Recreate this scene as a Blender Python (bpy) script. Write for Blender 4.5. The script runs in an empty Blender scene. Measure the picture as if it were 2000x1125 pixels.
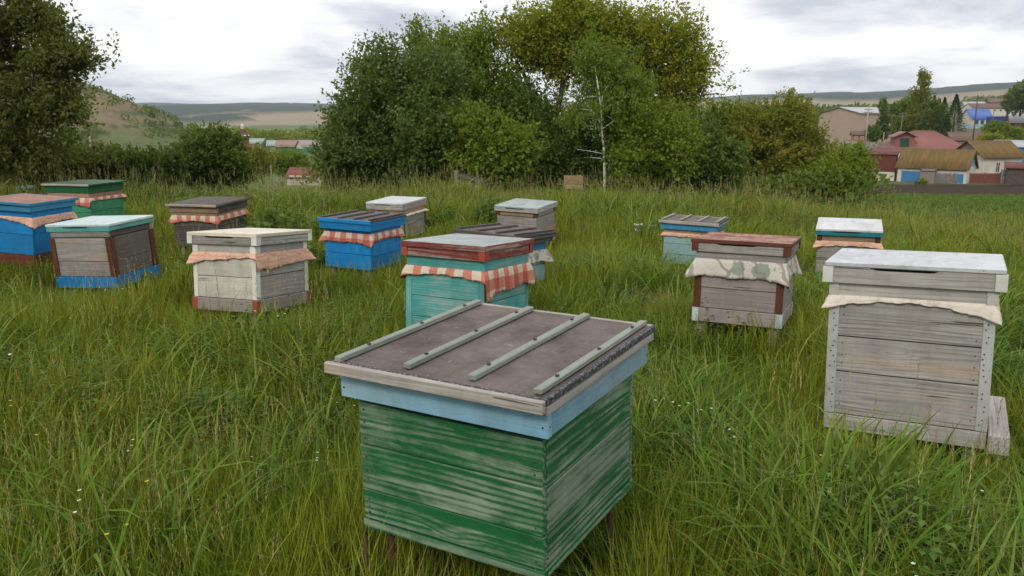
import bpy, bmesh, math, random
import numpy as np
from mathutils import Vector, Matrix, Euler
R = math.radians
sc = bpy.context.scene
C = sc.collection

# ------------------------------------------------------------------ camera, sky, sun, exposure
PITCH = R(11.911)
EYE = 1.6
cam = bpy.data.cameras.new("camera")
cam.lens = 28.8; cam.sensor_width = 36; cam.clip_start = .05; cam.clip_end = 30000
camo = bpy.data.objects.new("camera", cam); C.objects.link(camo)
camo.location = (0, 0, EYE); camo.rotation_euler = (R(90) - PITCH, 0, 0)
sc.camera = camo

SUN_EL, SUN_AZ = R(38), R(205)        # azimuth clockwise from +Y: behind the camera, a little to the left
world = bpy.data.worlds.new("World"); sc.world = world; world.use_nodes = True
nt = world.node_tree; nt.nodes.clear()
def N(t, typ, **kw):
    n = t.nodes.new(typ)
    for k, v in kw.items(): setattr(n, k, v)
    return n
def setin(n, **kw):
    for k, v in kw.items():
        n.inputs[k.replace('_', ' ')].default_value = v
out = N(nt, 'ShaderNodeOutputWorld'); bg = N(nt, 'ShaderNodeBackground'); bg.inputs['Strength'].default_value = .1
sky = N(nt, 'ShaderNodeTexSky', sky_type='NISHITA'); sky.sun_disc = False
sky.sun_elevation = SUN_EL; sky.sun_rotation = SUN_AZ
geo = N(nt, 'ShaderNodeTexCoord'); sep = N(nt, 'ShaderNodeSeparateXYZ')
nt.links.new(geo.outputs['Generated'], sep.inputs[0])
def M(t, op, a, b=None, clamp=False):
    n = N(t, 'ShaderNodeMath', operation=op); n.use_clamp = clamp
    for i, v in enumerate((a, b)):
        if v is None: continue
        if isinstance(v, (int, float)): n.inputs[i].default_value = v
        else: t.links.new(v, n.inputs[i])
    return n.outputs[0]
zc = M(nt, 'MAXIMUM', sep.outputs['Z'], 0.0); zd = M(nt, 'ADD', zc, .16)
cmb = N(nt, 'ShaderNodeCombineXYZ')
nt.links.new(M(nt, 'DIVIDE', sep.outputs['X'], zd), cmb.inputs[0])
nt.links.new(M(nt, 'DIVIDE', sep.outputs['Y'], zd), cmb.inputs[1])
cmb.inputs[2].default_value = 3.7
def ramp(t, fac, stops, interp='LINEAR'):
    n = N(t, 'ShaderNodeValToRGB'); n.color_ramp.interpolation = interp
    el = n.color_ramp.elements
    while len(el) < len(stops): el.new(.5)
    for e, (p, c) in zip(el, stops):
        e.position = p; e.color = (*c, 1) if len(c) == 3 else c
    t.links.new(fac, n.inputs[0]); return n.outputs[0]
def noise(t, vec, scale, detail=4, rough=.5, dist=0, dim='3D'):
    n = N(t, 'ShaderNodeTexNoise', noise_dimensions=dim)
    setin(n, Scale=scale, Detail=detail, Roughness=rough, Distortion=dist)
    if vec is not None: t.links.new(vec, n.inputs['Vector'])
    return n.outputs['Fac']
def mix(t, f, a, b, blend='MIX'):
    n = N(t, 'ShaderNodeMix', data_type='RGBA', blend_type=blend)
    for i, v in ((0, f), (6, a), (7, b)):
        if isinstance(v, (int, float)): n.inputs[i].default_value = v
        elif isinstance(v, tuple): n.inputs[i].default_value = (*v, 1) if len(v) == 3 else v
        else: t.links.new(v, n.inputs[i])
    return n.outputs[2]
n1 = noise(nt, cmb.outputs[0], 1.15, 8, .58, .25)
n2 = noise(nt, cmb.outputs[0], .33, 4, .5, .2)
cl = M(nt, 'ADD', M(nt, 'MULTIPLY', n1, .62), M(nt, 'MULTIPLY', n2, .38))
cloudcol = ramp(nt, cl, [(.30, (12.6, 12.5, 12.3)), (.505, (12.2, 12.2, 12.1)), (.565, (9.4, 9.6, 10.0)), (.63, (6.6, 7.0, 7.9)), (.74, (5.0, 5.6, 6.8))])
gap = ramp(nt, noise(nt, cmb.outputs[0], .6, 5, .6, .5), [(.30, (.5, .5, .5)), (.42, (0, 0, 0))])
col = mix(nt, gap, cloudcol, sky.outputs[0])
nt.links.new(col, bg.inputs['Color']); nt.links.new(bg.outputs[0], out.inputs[0])

sun = bpy.data.lights.new("sun", 'SUN'); sun.energy = 1.5; sun.angle = R(12); sun.color = (1, .93, .82)
suno = bpy.data.objects.new("sun", sun); C.objects.link(suno)
sd = Vector((math.sin(SUN_AZ) * math.cos(SUN_EL), math.cos(SUN_AZ) * math.cos(SUN_EL), math.sin(SUN_EL)))
suno.rotation_euler = sd.to_track_quat('Z', 'Y').to_euler(); suno.location = (0, 0, 30)
sc.view_settings.view_transform = 'Standard'; sc.view_settings.look = 'None'
sc.view_settings.exposure = 0; sc.view_settings.gamma = 1
sc.render.engine = 'CYCLES'
sc.cycles.use_denoising = True
sc.cycles.max_bounces = 5; sc.cycles.diffuse_bounces = 2; sc.cycles.glossy_bounces = 2
sc.cycles.transmission_bounces = 4; sc.cycles.transparent_max_bounces = 4
sc.cycles.caustics_reflective = False; sc.cycles.caustics_refractive = False

# ------------------------------------------------------------------ helpers
rnd = random.Random(7)
rng = np.random.default_rng(11)
F = 1600.0
def ray(px, py):
    u = -(py - 562.5) / F; cp, sp = math.cos(PITCH), math.sin(PITCH)
    return Vector(((px - 1000) / F, cp + u * sp, -sp + u * cp))
def at(px, py, Y):                      # the point at forward distance Y in that direction
    r = ray(px, py); return Vector((0, 0, EYE)) + r * (Y / r.y)
def hz(py, Y): return at(1000, py, Y).z
def hash3(i, j, k):
    h = (i * 374761393 + j * 668265263 + k * 2147483647) & 0xffffffff
    h = ((h ^ (h >> 13)) * 1274126177) & 0xffffffff
    return ((h ^ (h >> 16)) & 0xffff) / 65535.0
def vnoise(x, y, z=0.0):
    x, y = np.asarray(x, float), np.asarray(y, float); z = np.zeros_like(x) + z
    xi, yi, zi = (np.floor(v).astype(np.int64) for v in (x, y, z))
    fx, fy, fz = x - xi, y - yi, z - zi
    s = lambda t: t * t * (3 - 2 * t)
    fx, fy, fz = s(fx), s(fy), s(fz); r = 0
    for a in (0, 1):
        for b in (0, 1):
            for c in (0, 1):
                w = (fx if a else 1 - fx) * (fy if b else 1 - fy) * (fz if c else 1 - fz)
                r = r + w * hash3(xi + a, yi + b, zi + c)
    return r
def fbm(x, y, z=0.0, o=4):
    r, a, t = 0, 1, 0
    for k in range(o):
        r = r + a * vnoise(x * 2 ** k + 13.7 * k, y * 2 ** k - 7.1 * k, z * 2 ** k if not np.isscalar(z) else z + k); t += a; a *= .5
    return r / t

def link(name, me, mat=None, parent=None, loc=None, rot=None):
    o = bpy.data.objects.new(name, me); C.objects.link(o)
    if mat is not None and me is not None:
        for m in (mat if isinstance(mat, (list, tuple)) else [mat]): me.materials.append(m)
    if parent is not None: o.parent = parent
    if loc is not None: o.location = loc
    if rot is not None: o.rotation_euler = rot
    return o
def tag(o, label=None, cat=None, group=None, kind=None):
    for k, v in (('label', label), ('category', cat), ('group', group), ('kind', kind)):
        if v: o[k] = v
    return o
def npmesh(name, verts, faces, smooth=False, mi=None):
    """verts (n,3), faces (m,k) all with the same k"""
    me = bpy.data.meshes.new(name); verts = np.asarray(verts, np.float32); faces = np.asarray(faces, np.int32)
    k = faces.shape[1]; me.vertices.add(len(verts)); me.vertices.foreach_set('co', verts.ravel())
    me.loops.add(faces.size); me.loops.foreach_set('vertex_index', faces.ravel())
    me.polygons.add(len(faces)); me.polygons.foreach_set('loop_start', np.arange(0, faces.size, k, dtype=np.int32))
    me.polygons.foreach_set('loop_total', np.full(len(faces), k, np.int32))
    if smooth: me.polygons.foreach_set('use_smooth', np.ones(len(faces), bool))
    if mi is not None: me.polygons.foreach_set('material_index', np.asarray(mi, np.int32))
    me.update(calc_edges=True); return me
def setcol(me, name, arr):
    a = me.attributes.new(name, 'FLOAT_COLOR', 'POINT')
    c = np.ones((len(arr), 4), np.float32); c[:, :3] = arr; a.data.foreach_set('color', c.ravel())
class MB:
    """collects simple solids, builds one mesh"""
    def __init__(s): s.v = []; s.f = []
    def add(s, vs, fs):
        b = len(s.v); s.v += [tuple(v) for v in vs]; s.f += [tuple(i + b for i in f) for f in fs]; return s
    def box(s, x0, x1, y0, y1, z0, z1, rz=0, o=(0, 0, 0)):
        vs = [(x, y, z) for z in (z0, z1) for x, y in ((x0, y0), (x1, y0), (x1, y1), (x0, y1))]
        if rz or any(o):
            c, n = math.cos(rz), math.sin(rz); vs = [(x * c - y * n + o[0], x * n + y * c + o[1], z + o[2]) for x, y, z in vs]
        return s.add(vs, [(3, 2, 1, 0), (4, 5, 6, 7), (0, 1, 5, 4), (1, 2, 6, 5), (2, 3, 7, 6), (3, 0, 4, 7)])
    def tube(s, pts, radii, n=5):
        pts = [Vector(p) for p in pts]; b0 = []
        up = Vector((.13, .31, .94))
        for i, p in enumerate(pts):
            d = (pts[min(i + 1, len(pts) - 1)] - pts[max(i - 1, 0)]).normalized()
            a = d.cross(up); a = a.normalized() if a.length > 1e-4 else Vector((1, 0, 0)); c = d.cross(a)
            for k in range(n):
                t = 2 * math.pi * k / n; b0.append(p + (a * math.cos(t) + c * math.sin(t)) * radii[i])
        fs = [(i * n + k, i * n + (k + 1) % n, (i + 1) * n + (k + 1) % n, (i + 1) * n + k) for i in range(len(pts) - 1) for k in range(n)]
        fs += [tuple(range(n))[::-1], tuple((len(pts) - 1) * n + k for k in range(n))]
        return s.add(b0, fs)
    def prism(s, poly, y0, y1):          # polygon in xz, extruded along y
        n = len(poly); vs = [(x, y0, z) for x, z in poly] + [(x, y1, z) for x, z in poly]
        return s.add(vs, [tuple(range(n)), tuple(range(2 * n - 1, n - 1, -1))] + [(i, n + i, n + (i + 1) % n, (i + 1) % n) for i in range(n)])
    def mesh(s, name, bevel=0, smooth=False, fix=True):
        me = bpy.data.meshes.new(name); me.from_pydata(s.v, [], s.f)
        if bevel or fix:
            bm = bmesh.new(); bm.from_mesh(me)
            bmesh.ops.recalc_face_normals(bm, faces=bm.faces)
            if bevel: bmesh.ops.bevel(bm, geom=bm.edges[:], offset=bevel, segments=1, affect='EDGES', profile=.6)
            bm.to_mesh(me); bm.free()
        if smooth: me.polygons.foreach_set('use_smooth', np.ones(len(me.polygons), bool))
        me.update(); return me

# ------------------------------------------------------------------ materials
MATS = {}
def newmat(name):
    m = bpy.data.materials.new(name); m.use_nodes = True; t = m.node_tree
    b = t.nodes['Principled BSDF']; return m, t, b
def vmul(t, vec, s):
    n = N(t, 'ShaderNodeVectorMath', operation='MULTIPLY'); t.links.new(vec, n.inputs[0]); n.inputs[1].default_value = s; return n.outputs[0]
def bump(t, b, h, strength=.4, dist=.003):
    n = N(t, 'ShaderNodeBump'); setin(n, Strength=strength, Distance=dist); t.links.new(h, n.inputs['Height']); t.links.new(n.outputs[0], b.inputs['Normal'])
def objco(t):
    tc = N(t, 'ShaderNodeTexCoord'); oi = N(t, 'ShaderNodeObjectInfo')
    c = N(t, 'ShaderNodeCombineXYZ')
    for i, k in enumerate((31.0, 17.0, 53.0)): t.links.new(M(t, 'MULTIPLY', oi.outputs['Random'], k), c.inputs[i])
    a = N(t, 'ShaderNodeVectorMath', operation='ADD'); t.links.new(tc.outputs['Object'], a.inputs[0]); t.links.new(c.outputs[0], a.inputs[1])
    return a.outputs[0], oi.outputs['Random']
def wood(name, wcol=(.30, .285, .26), dark=(.10, .09, .08), paint=None, wear=.5, rough=.8, knots=True, grain=1.0, warm=.12, paint2=None, rings=230, stripe=1.0, soft=.10, warp=24.0):
    """long grain runs along the object's own X. wear: 0 fresh paint .. 1 bare"""
    if name in MATS: return MATS[name]
    m, t, b = newmat(name); co, rd = objco(t)
    sp = N(t, 'ShaderNodeSeparateXYZ'); t.links.new(co, sp.inputs[0])
    big = noise(t, vmul(t, co, (.55, 3.6, 3.6)), 1.6, 2, .4)
    ph = M(t, 'ADD', M(t, 'MULTIPLY', M(t, 'ADD', sp.outputs['Z'], sp.outputs['Y']), rings), M(t, 'MULTIPLY', big, warp))
    big2 = noise(t, vmul(t, co, (.5, 15, 15)), 1.0, 2, .5)
    ph = M(t, 'ADD', ph, M(t, 'MULTIPLY', big2, 24.0))
    kcol = None
    if knots:
        vo = N(t, 'ShaderNodeTexVoronoi', feature='F1'); t.links.new(vmul(t, co, (3.1, .001, 8.0)), vo.inputs['Vector']); vo.inputs['Scale'].default_value = 1.0
        sc_ = N(t, 'ShaderNodeSeparateColor'); t.links.new(vo.outputs['Color'], sc_.inputs[0])
        keep = M(t, 'GREATER_THAN', sc_.outputs[0], .62)
        d = vo.outputs['Distance']
        inf = M(t, 'MULTIPLY', keep, M(t, 'EXPONENT', M(t, 'MULTIPLY', M(t, 'MULTIPLY', d, d), -22.0)))
        ph = M(t, 'ADD', ph, M(t, 'MULTIPLY', inf, 16.0))
        kcol = M(t, 'MULTIPLY', keep, M(t, 'SUBTRACT', 1.0, M(t, 'MULTIPLY', d, 9.0), True), True)
    ring = M(t, 'ADD', M(t, 'MULTIPLY', M(t, 'SINE', ph), .5), .5)
    ring = M(t, 'POWER', ring, 2.2)
    ring = M(t, 'MULTIPLY', ring, ramp(t, noise(t, vmul(t, co, (1.1, 7, 7)), 1.3, 2), [(.36, (.15, .15, .15)), (.62, (1, 1, 1))]))
    fib = noise(t, vmul(t, co, (3.5, 95, 95)), 1.0, 4, .65)
    fib2 = noise(t, vmul(t, co, (1.5, 48, 48)), 1.0, 3, .6)
    blot = noise(t, vmul(t, co, (1.7, 4.5, 4.5)), 1.6, 9, .66, .25)
    g = M(t, 'ADD', M(t, 'MULTIPLY', ring, .55 * grain), M(t, 'MULTIPLY', M(t, 'SUBTRACT', fib, .44), 2.6 * (.4 + .6 * grain)), True)
    wc = mix(t, g, wcol, dark)
    wc = mix(t, ramp(t, blot, [(.35, (0, 0, 0)), (.75, (1, 1, 1))]), wc, tuple(c * .62 for c in wcol))
    wc = mix(t, ramp(t, noise(t, vmul(t, co, (1.1, 9, 9)), 1.3, 3), [(.58, (0, 0, 0)), (.72, (warm * 4,) * 3)]), wc, (wcol[0] * 1.05, wcol[1] * .72, wcol[2] * .45))
    crack = M(t, 'MULTIPLY', M(t, 'GREATER_THAN', fib2, .68), .8)
    wc = mix(t, crack, wc, (.03, .025, .02))
    if kcol is not None: wc = mix(t, M(t, 'MULTIPLY', kcol, .8), wc, (wcol[0] * .42, wcol[1] * .32, wcol[2] * .22))
    hgt = M(t, 'SUBTRACT', M(t, 'SUBTRACT', 1.0, M(t, 'MULTIPLY', ring, .4)), M(t, 'MULTIPLY', fib, .8))
    colr = wc
    if paint is not None:
        chip = noise(t, vmul(t, co, (16, 60, 60)), 1.0, 6, .75)
        pm = M(t, 'ADD', M(t, 'MULTIPLY', blot, 1.0), M(t, 'MULTIPLY', fib, .32 * stripe))
        pm = M(t, 'ADD', pm, M(t, 'MULTIPLY', chip, .43 * stripe))
        pm = M(t, 'ADD', pm, M(t, 'MULTIPLY', ring, .30 * grain * stripe))
        pm = M(t, 'ADD', pm, M(t, 'MULTIPLY', M(t, 'SUBTRACT', rd, .5), .10))
        mask = ramp(t, pm, [(min(.9, .36 + wear * .62), (0, 0, 0)), (min(1, .36 + soft + wear * .62), (1, 1, 1))])
        pcv = mix(t, ramp(t, noise(t, co, 6, 4), [(.3, (0, 0, 0)), (.8, (1, 1, 1))]), paint, paint2 or tuple(c * .72 for c in paint))
        pcv = mix(t, M(t, 'MULTIPLY', crack, .18), pcv, tuple(c * .35 for c in paint))
        colr = mix(t, mask, wc, pcv)
        rg = N(t, 'ShaderNodeMapRange'); t.links.new(mask, rg.inputs[0]); rg.inputs[3].default_value = rough; rg.inputs[4].default_value = .5
        t.links.new(rg.outputs[0], b.inputs['Roughness'])
        hgt = M(t, 'ADD', hgt, M(t, 'MULTIPLY', mask, .45))
    else: b.inputs['Roughness'].default_value = rough
    grime = ramp(t, noise(t, vmul(t, co, (9, 9, 2.2)), 1.7, 6, .7), [(.45, (0, 0, 0)), (.75, (.34, .34, .34))])
    colr = mix(t, grime, colr, mix(t, 1.0, colr, (.42, .38, .34), 'MULTIPLY'))
    hs = N(t, 'ShaderNodeHueSaturation'); t.links.new(colr, hs.inputs['Color'])
    t.links.new(M(t, 'ADD', .86, M(t, 'MULTIPLY', rd, .28)), hs.inputs['Value'])
    t.links.new(hs.outputs[0], b.inputs['Base Color']); b.inputs['Specular IOR Level'].default_value = .3
    bump(t, b, hgt, .55, .0025); MATS[name] = m; return m
def plain(name, colr, rough=.7, var=.25, scale=6, metal=0, col2=None, bmp=.2, bdist=.004, spec=.4, aniso=(1, 1, 1)):
    if name in MATS: return MATS[name]
    m, t, b = newmat(name); co, rd = objco(t); co = vmul(t, co, aniso)
    f = ramp(t, noise(t, co, scale, 6, .65), [(.35, (0, 0, 0)), (.68, (1, 1, 1))])
    f2 = noise(t, co, scale * 7, 3, .6)
    c = mix(t, f, colr, col2 or tuple(x * (1 - var) for x in colr))
    c = mix(t, M(t, 'MULTIPLY', f2, .35), c, tuple(x * .6 for x in colr))
    t.links.new(c, b.inputs['Base Color']); b.inputs['Roughness'].default_value = rough; b.inputs['Metallic'].default_value = metal
    b.inputs['Specular IOR Level'].default_value = spec
    if bmp: bump(t, b, M(t, 'ADD', f2, f), bmp, bdist)
    MATS[name] = m; return m
def sheet(name, colr, col2, rust=None, rustamt=.0, rough=.4, metal=.35):
    """painted or galvanised roof sheet: stains, streaks, chips"""
    if name in MATS: return MATS[name]
    m, t, b = newmat(name); co, rd = objco(t)
    f = noise(t, co, 3.5, 6, .7, .6); s = noise(t, vmul(t, co, (14, 3, 14)), 1.2, 5, .7)
    c = mix(t, ramp(t, f, [(.38, (0, 0, 0)), (.62, (1, 1, 1))]), colr, col2)
    c = mix(t, ramp(t, s, [(.50, (0, 0, 0)), (.75, (.6, .6, .6))]), c, tuple(x * .55 for x in col2))
    if rust:
        c = mix(t, ramp(t, noise(t, co, 7, 7, .75, .4), [(.66 - rustamt * .4, (0, 0, 0)), (.72 - rustamt * .4, (1, 1, 1))]), c, rust)
    sp = noise(t, co, 70, 2, .5)
    c = mix(t, ramp(t, sp, [(.68, (0, 0, 0)), (.72, (.7, .7, .7))]), c, tuple(x * .3 for x in colr))
    t.links.new(c, b.inputs['Base Color']); b.inputs['Metallic'].default_value = metal
    rr = N(t, 'ShaderNodeMapRange'); t.links.new(f, rr.inputs[0]); rr.inputs[3].default_value = rough; rr.inputs[4].default_value = rough + .3
    t.links.new(rr.outputs[0], b.inputs['Roughness'])
    bump(t, b, noise(t, co, 5, 4, .6), .5, .006); MATS[name] = m; return m
def felt():
    if 'felt' in MATS: return MATS['felt']
    m, t, b = newmat('felt'); co, rd = objco(t)
    f = noise(t, co, 5, 6, .7); g = noise(t, co, 220, 2, .6); s = noise(t, vmul(t, co, (1, 2.5, 1)), 26, 3, .75, 1.0)
    c = mix(t, ramp(t, f, [(.35, (0, 0, 0)), (.62, (1, 1, 1))]), (.062, .047, .044), (.15, .118, .11))
    c = mix(t, ramp(t, s, [(.64, (0, 0, 0)), (.70, (.6, .6, .6))]), c, (.30, .29, .27))
    t.links.new(c, b.inputs['Base Color']); b.inputs['Roughness'].default_value = .85
    bump(t, b, M(t, 'ADD', M(t, 'MULTIPLY', g, .5), M(t, 'ADD', M(t, 'MULTIPLY', f, 3.0), M(t, 'MULTIPLY', noise(t, vmul(t, co, (9, 1.2, 1)), 1.5, 3), 6.0))), .7, .006); MATS['felt'] = m; return m
def felt_edge():
    if 'felt_edge' in MATS: return MATS['felt_edge']
    m, t, b = newmat('felt_edge'); co, rd = objco(t)
    vo = N(t, 'ShaderNodeTexVoronoi', feature='DISTANCE_TO_EDGE'); t.links.new(co, vo.inputs['Vector']); vo.inputs['Scale'].default_value = 75
    c = mix(t, ramp(t, vo.outputs['Distance'], [(.06, (0, 0, 0)), (.3, (1, 1, 1))]), (.02, .02, .024), (.14, .145, .16))
    t.links.new(c, b.inputs['Base Color']); b.inputs['Roughness'].default_value = .7; bump(t, b, vo.outputs['Distance'], .8, .004)
    MATS['felt_edge'] = m; return m
def cloth(name, kind):
    if name in MATS: return MATS[name]
    m, t, b = newmat(name); uv = N(t, 'ShaderNodeUVMap'); uv.uv_map = 'UVMap'
    sp = N(t, 'ShaderNodeSeparateXYZ'); t.links.new(uv.outputs[0], sp.inputs[0]); u, v = sp.outputs[0], sp.outputs[1]
    fade = noise(t, uv.outputs[0], 9, 4)
    if kind == 'check':
        su = M(t, 'GREATER_THAN', M(t, 'FRACT', M(t, 'DIVIDE', u, .115)), .5)
        sv = M(t, 'GREATER_THAN', M(t, 'FRACT', M(t, 'ADD', M(t, 'DIVIDE', v, .115), .02)), .42)
        a = M(t, 'MULTIPLY', M(t, 'ADD', su, sv), .5)
        c = ramp(t, a, [(0, (.60, .50, .40)), (.5, (.50, .15, .10)), (1, (.36, .045, .03))], 'LINEAR')
    elif kind == 'peach':
        w = N(t, 'ShaderNodeTexWave', wave_type='RINGS'); t.links.new(uv.outputs[0], w.inputs['Vector']); setin(w, Scale=9, Distortion=9, Detail=2); w.inputs['Detail Scale'].default_value = 1.5
        c = mix(t, ramp(t, w.outputs['Fac'], [(.72, (0, 0, 0)), (.9, (.75, .75, .75))]), (.66, .40, .30), (.55, .22, .14))
    elif kind == 'floral':
        vo = N(t, 'ShaderNodeTexVoronoi', feature='F1'); t.links.new(uv.outputs[0], vo.inputs['Vector']); vo.inputs['Scale'].default_value = 8.0; vo.inputs['Randomness'].default_value = .55
        w = noise(t, uv.outputs[0], 45, 3)
        blob = M(t, 'ADD', vo.outputs['Distance'], M(t, 'MULTIPLY', M(t, 'SUBTRACT', w, .5), .35))
        c = mix(t, ramp(t, blob, [(.40, (1, 1, 1)), (.46, (0, 0, 0))]), (.55, .52, .47), (.20, .27, .22))
        rg = ramp(t, M(t, 'FRACT', M(t, 'MULTIPLY', blob, 9.0)), [(.80, (0, 0, 0)), (.9, (.5, .5, .5))])
        c = mix(t, rg, c, (.33, .37, .32))
        st = N(t, 'ShaderNodeTexWave', wave_type='BANDS'); t.links.new(uv.outputs[0], st.inputs['Vector']); setin(st, Scale=2.2, Distortion=22, Detail=3)
        c = mix(t, ramp(t, st.outputs['Fac'], [(.86, (0, 0, 0)), (.95, (.75, .75, .75))]), c, (.19, .16, .14))
    else:
        c = mix(t, ramp(t, noise(t, uv.outputs[0], 30, 4), [(.5, (0, 0, 0)), (.65, (.45, .45, .45))]), (.66, .60, .53), (.42, .33, .28))
    c = mix(t, M(t, 'MULTIPLY', fade, .35), c, (.42, .36, .30))
    c = mix(t, ramp(t, noise(t, uv.outputs[0], 4.5, 6, .7), [(.5, (0, 0, 0)), (.72, (.45, .45, .45))]), c, (.22, .17, .12))
    wv = M(t, 'ADD', M(t, 'SINE', M(t, 'MULTIPLY', u, 1600.0)), M(t, 'SINE', M(t, 'MULTIPLY', v, 1600.0)))
    t.links.new(c, b.inputs['Base Color']); b.inputs['Roughness'].default_value = .9; b.inputs['Specular IOR Level'].default_value = .1
    bump(t, b, M(t, 'ADD', M(t, 'MULTIPLY', wv, .1), M(t, 'MULTIPLY', fade, 3.0)), .5, .002)
    MATS[name] = m; return m
def leafmat(name, c1, c2, c3=None, trans=.35, rough=.5, attr='tone', worldvar=.0):
    """c1..c2 by each leaf's own tone; c3: a second hue that takes whole sprays"""
    if name in MATS: return MATS[name]
    m, t, b = newmat(name)
    at_ = N(t, 'ShaderNodeAttribute'); at_.attribute_name = attr
    s = N(t, 'ShaderNodeSeparateColor'); t.links.new(at_.outputs['Color'], s.inputs[0])
    c = mix(t, s.outputs[0], c1, c2)
    c = mix(t, s.outputs[1], c, c3 or c2)
    t.links.new(c, b.inputs['Base Color']); b.inputs['Roughness'].default_value = rough; b.inputs['Specular IOR Level'].default_value = .2
    tr = N(t, 'ShaderNodeBsdfTranslucent'); t.links.new(mix(t, .35, c, (.35, .45, .03)), tr.inputs['Color'])
    ms = N(t, 'ShaderNodeMixShader'); ms.inputs[0].default_value = trans
    o = t.nodes['Material Output']; t.links.new(b.outputs[0], ms.inputs[1]); t.links.new(tr.outputs[0], ms.inputs[2]); t.links.new(ms.outputs[0], o.inputs[0])
    MATS[name] = m; return m

# ------------------------------------------------------------------ terrain
def zz(py, Y): return hz(py, Y)
PXC = [-900, -300, 150, 250, 350, 500, 650, 1000, 1400, 1700, 2000, 2700]
FARL = lambda h1, h2: [(3000, h1), (4200, h2)]
TAB = {
 -900: [(0, .05), (8, .12), (14, .1), (22, -.2), (60, 2), (150, 18), (260, 45), (600, 60), (1500, 60), (3000, 80), (4200, 90)],
 -300: [(0, .05), (8, .12), (14, .1), (22, -.3), (60, -1.5), (130, 2), (230, 26), (330, 33), (700, 20), (1500, 20), (3000, 60), (4200, 80)],
 150: [(0, .03), (8, .10), (14, 0), (22, -.8), (60, -5), (110, -7.0), (150, -4.0), (225, zz(150, 225)), (300, zz(125, 300)), (420, 0), (900, -12), (1600, -2), (3000, 50), (4200, 60)],
 250: [(0, .02), (8, .05), (14, 0), (22, -.9), (60, -4.8), (110, -8), (145, -6.0), (215, zz(192, 215)), (270, zz(178, 270)), (420, -2), (900, -13), (1600, -4), (3000, zz(209, 3000)), (4200, 45)],
 350: [(0, .02), (8, .02), (14, -.1), (22, -.9), (60, -4.8), (110, -8), (150, -7.0), (215, zz(238, 215)), (270, zz(228, 270)), (420, -6), (900, -13), (1300, -13), (1700, -3), (3000, zz(208, 3000)), (4200, 45)],
 500: [(0, .02), (8, 0), (14, -.1), (22, -.9), (60, -3.4), (110, -6.2), (200, -8.8), (280, -10.2), (420, -12), (1000, -14), (1300, -14), (1700, -3), (3000, zz(206, 3000)), (4200, 40)],
 650: [(0, .02), (8, 0), (14, -.12), (22, -.9), (60, -3.4), (110, -6.2), (200, -8.8), (280, -10.4), (420, -12), (1000, -14), (1300, -14), (1700, -4), (3000, zz(209, 3000)), (4200, 40)],
 1000: [(0, .02), (8, -.02), (16, -.15), (22, -.7), (40, -2.6), (80, -6.6), (200, -8), (500, -6), (1000, -5), (1600, 5), (3000, 40), (4200, 60)],
 1400: [(0, .02), (8, -.08), (14, -.22), (20, -.8), (40, -3.3), (80, -6.9), (200, -6.5), (500, -2), (1000, 2), (1600, 14), (3000, zz(188, 3000)), (4200, 70)],
 1700: [(0, .02), (7, -.08), (13, -.50), (20, -1.05), (24, -1.35), (30, -1.60), (50, -3.28), (95, -6.3), (130, -6.5), (210, -5.4), (300, -3.6), (600, 1), (1200, 12), (1800, 30), (3000, zz(180, 3000)), (4200, zz(183, 4200))],
 2000: [(0, .02), (7, -.14), (12, -.62), (18, -1.2), (24, -1.6), (30, -1.8), (50, -3.4), (95, -6.35), (130, -6.2), (210, -4.6), (300, -2.9), (600, 4), (1200, 26), (1800, 56), (3000, zz(158, 3000)), (4200, zz(160, 4200))],
 2700: [(0, .0), (7, -.2), (12, -.8), (20, -1.7), (30, -2.2), (55, -4.4), (95, -6.9), (130, -6), (210, -4), (300, -2), (600, 6), (1200, 30), (1800, 70), (3000, 150), (4200, 190)],
}
AC = [math.atan((p - 1000) / F * 1.02) for p in PXC]
NA, NR = 720, 240
RM = 4600.0
def r2s(r): return np.log1p(np.asarray(r) / 4.0)
SMAX = math.log1p(RM / 4.0)
angs = -math.pi + (np.arange(NA) + .5) * 2 * math.pi / NA       # regular lookup grid
ss = np.linspace(0, SMAX, NR)
colz = []
for p, a in zip(PXC, AC):
    ry = np.array([y / math.cos(a) if y > 5 else y for y, z in TAB[p]]); zv = np.array([z for y, z in TAB[p]])
    colz.append(np.interp(ss, r2s(ry), zv))
colz = np.array(colz)
G = np.zeros((NA, NR))
back = np.interp(ss, r2s([0, 10, 40, 200, 1000, 4600]), [0, .2, 1.5, 10, 50, 120])
for j in range(NR):
    xs = [-math.pi, -2.2] + AC + [2.2, math.pi]
    G[:, j] = np.interp(angs, xs, [back[j], back[j]] + list(colz[:, j]) + [back[j], back[j]])
def blur(g, n, ax, wrap=False):
    k = np.exp(-np.linspace(-2, 2, 2 * n + 1) ** 2); k /= k.sum()
    pad = [(0, 0), (0, 0)]; pad[ax] = (n, n)
    gp = np.pad(g, pad, mode='wrap' if wrap else 'edge'); r = 0
    for i, w in enumerate(k): r = r + w * (gp[i:i + g.shape[0]] if ax == 0 else gp[:, i:i + g.shape[1]])
    return r
G = blur(blur(G, 3, 1), 6, 0, True)
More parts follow.
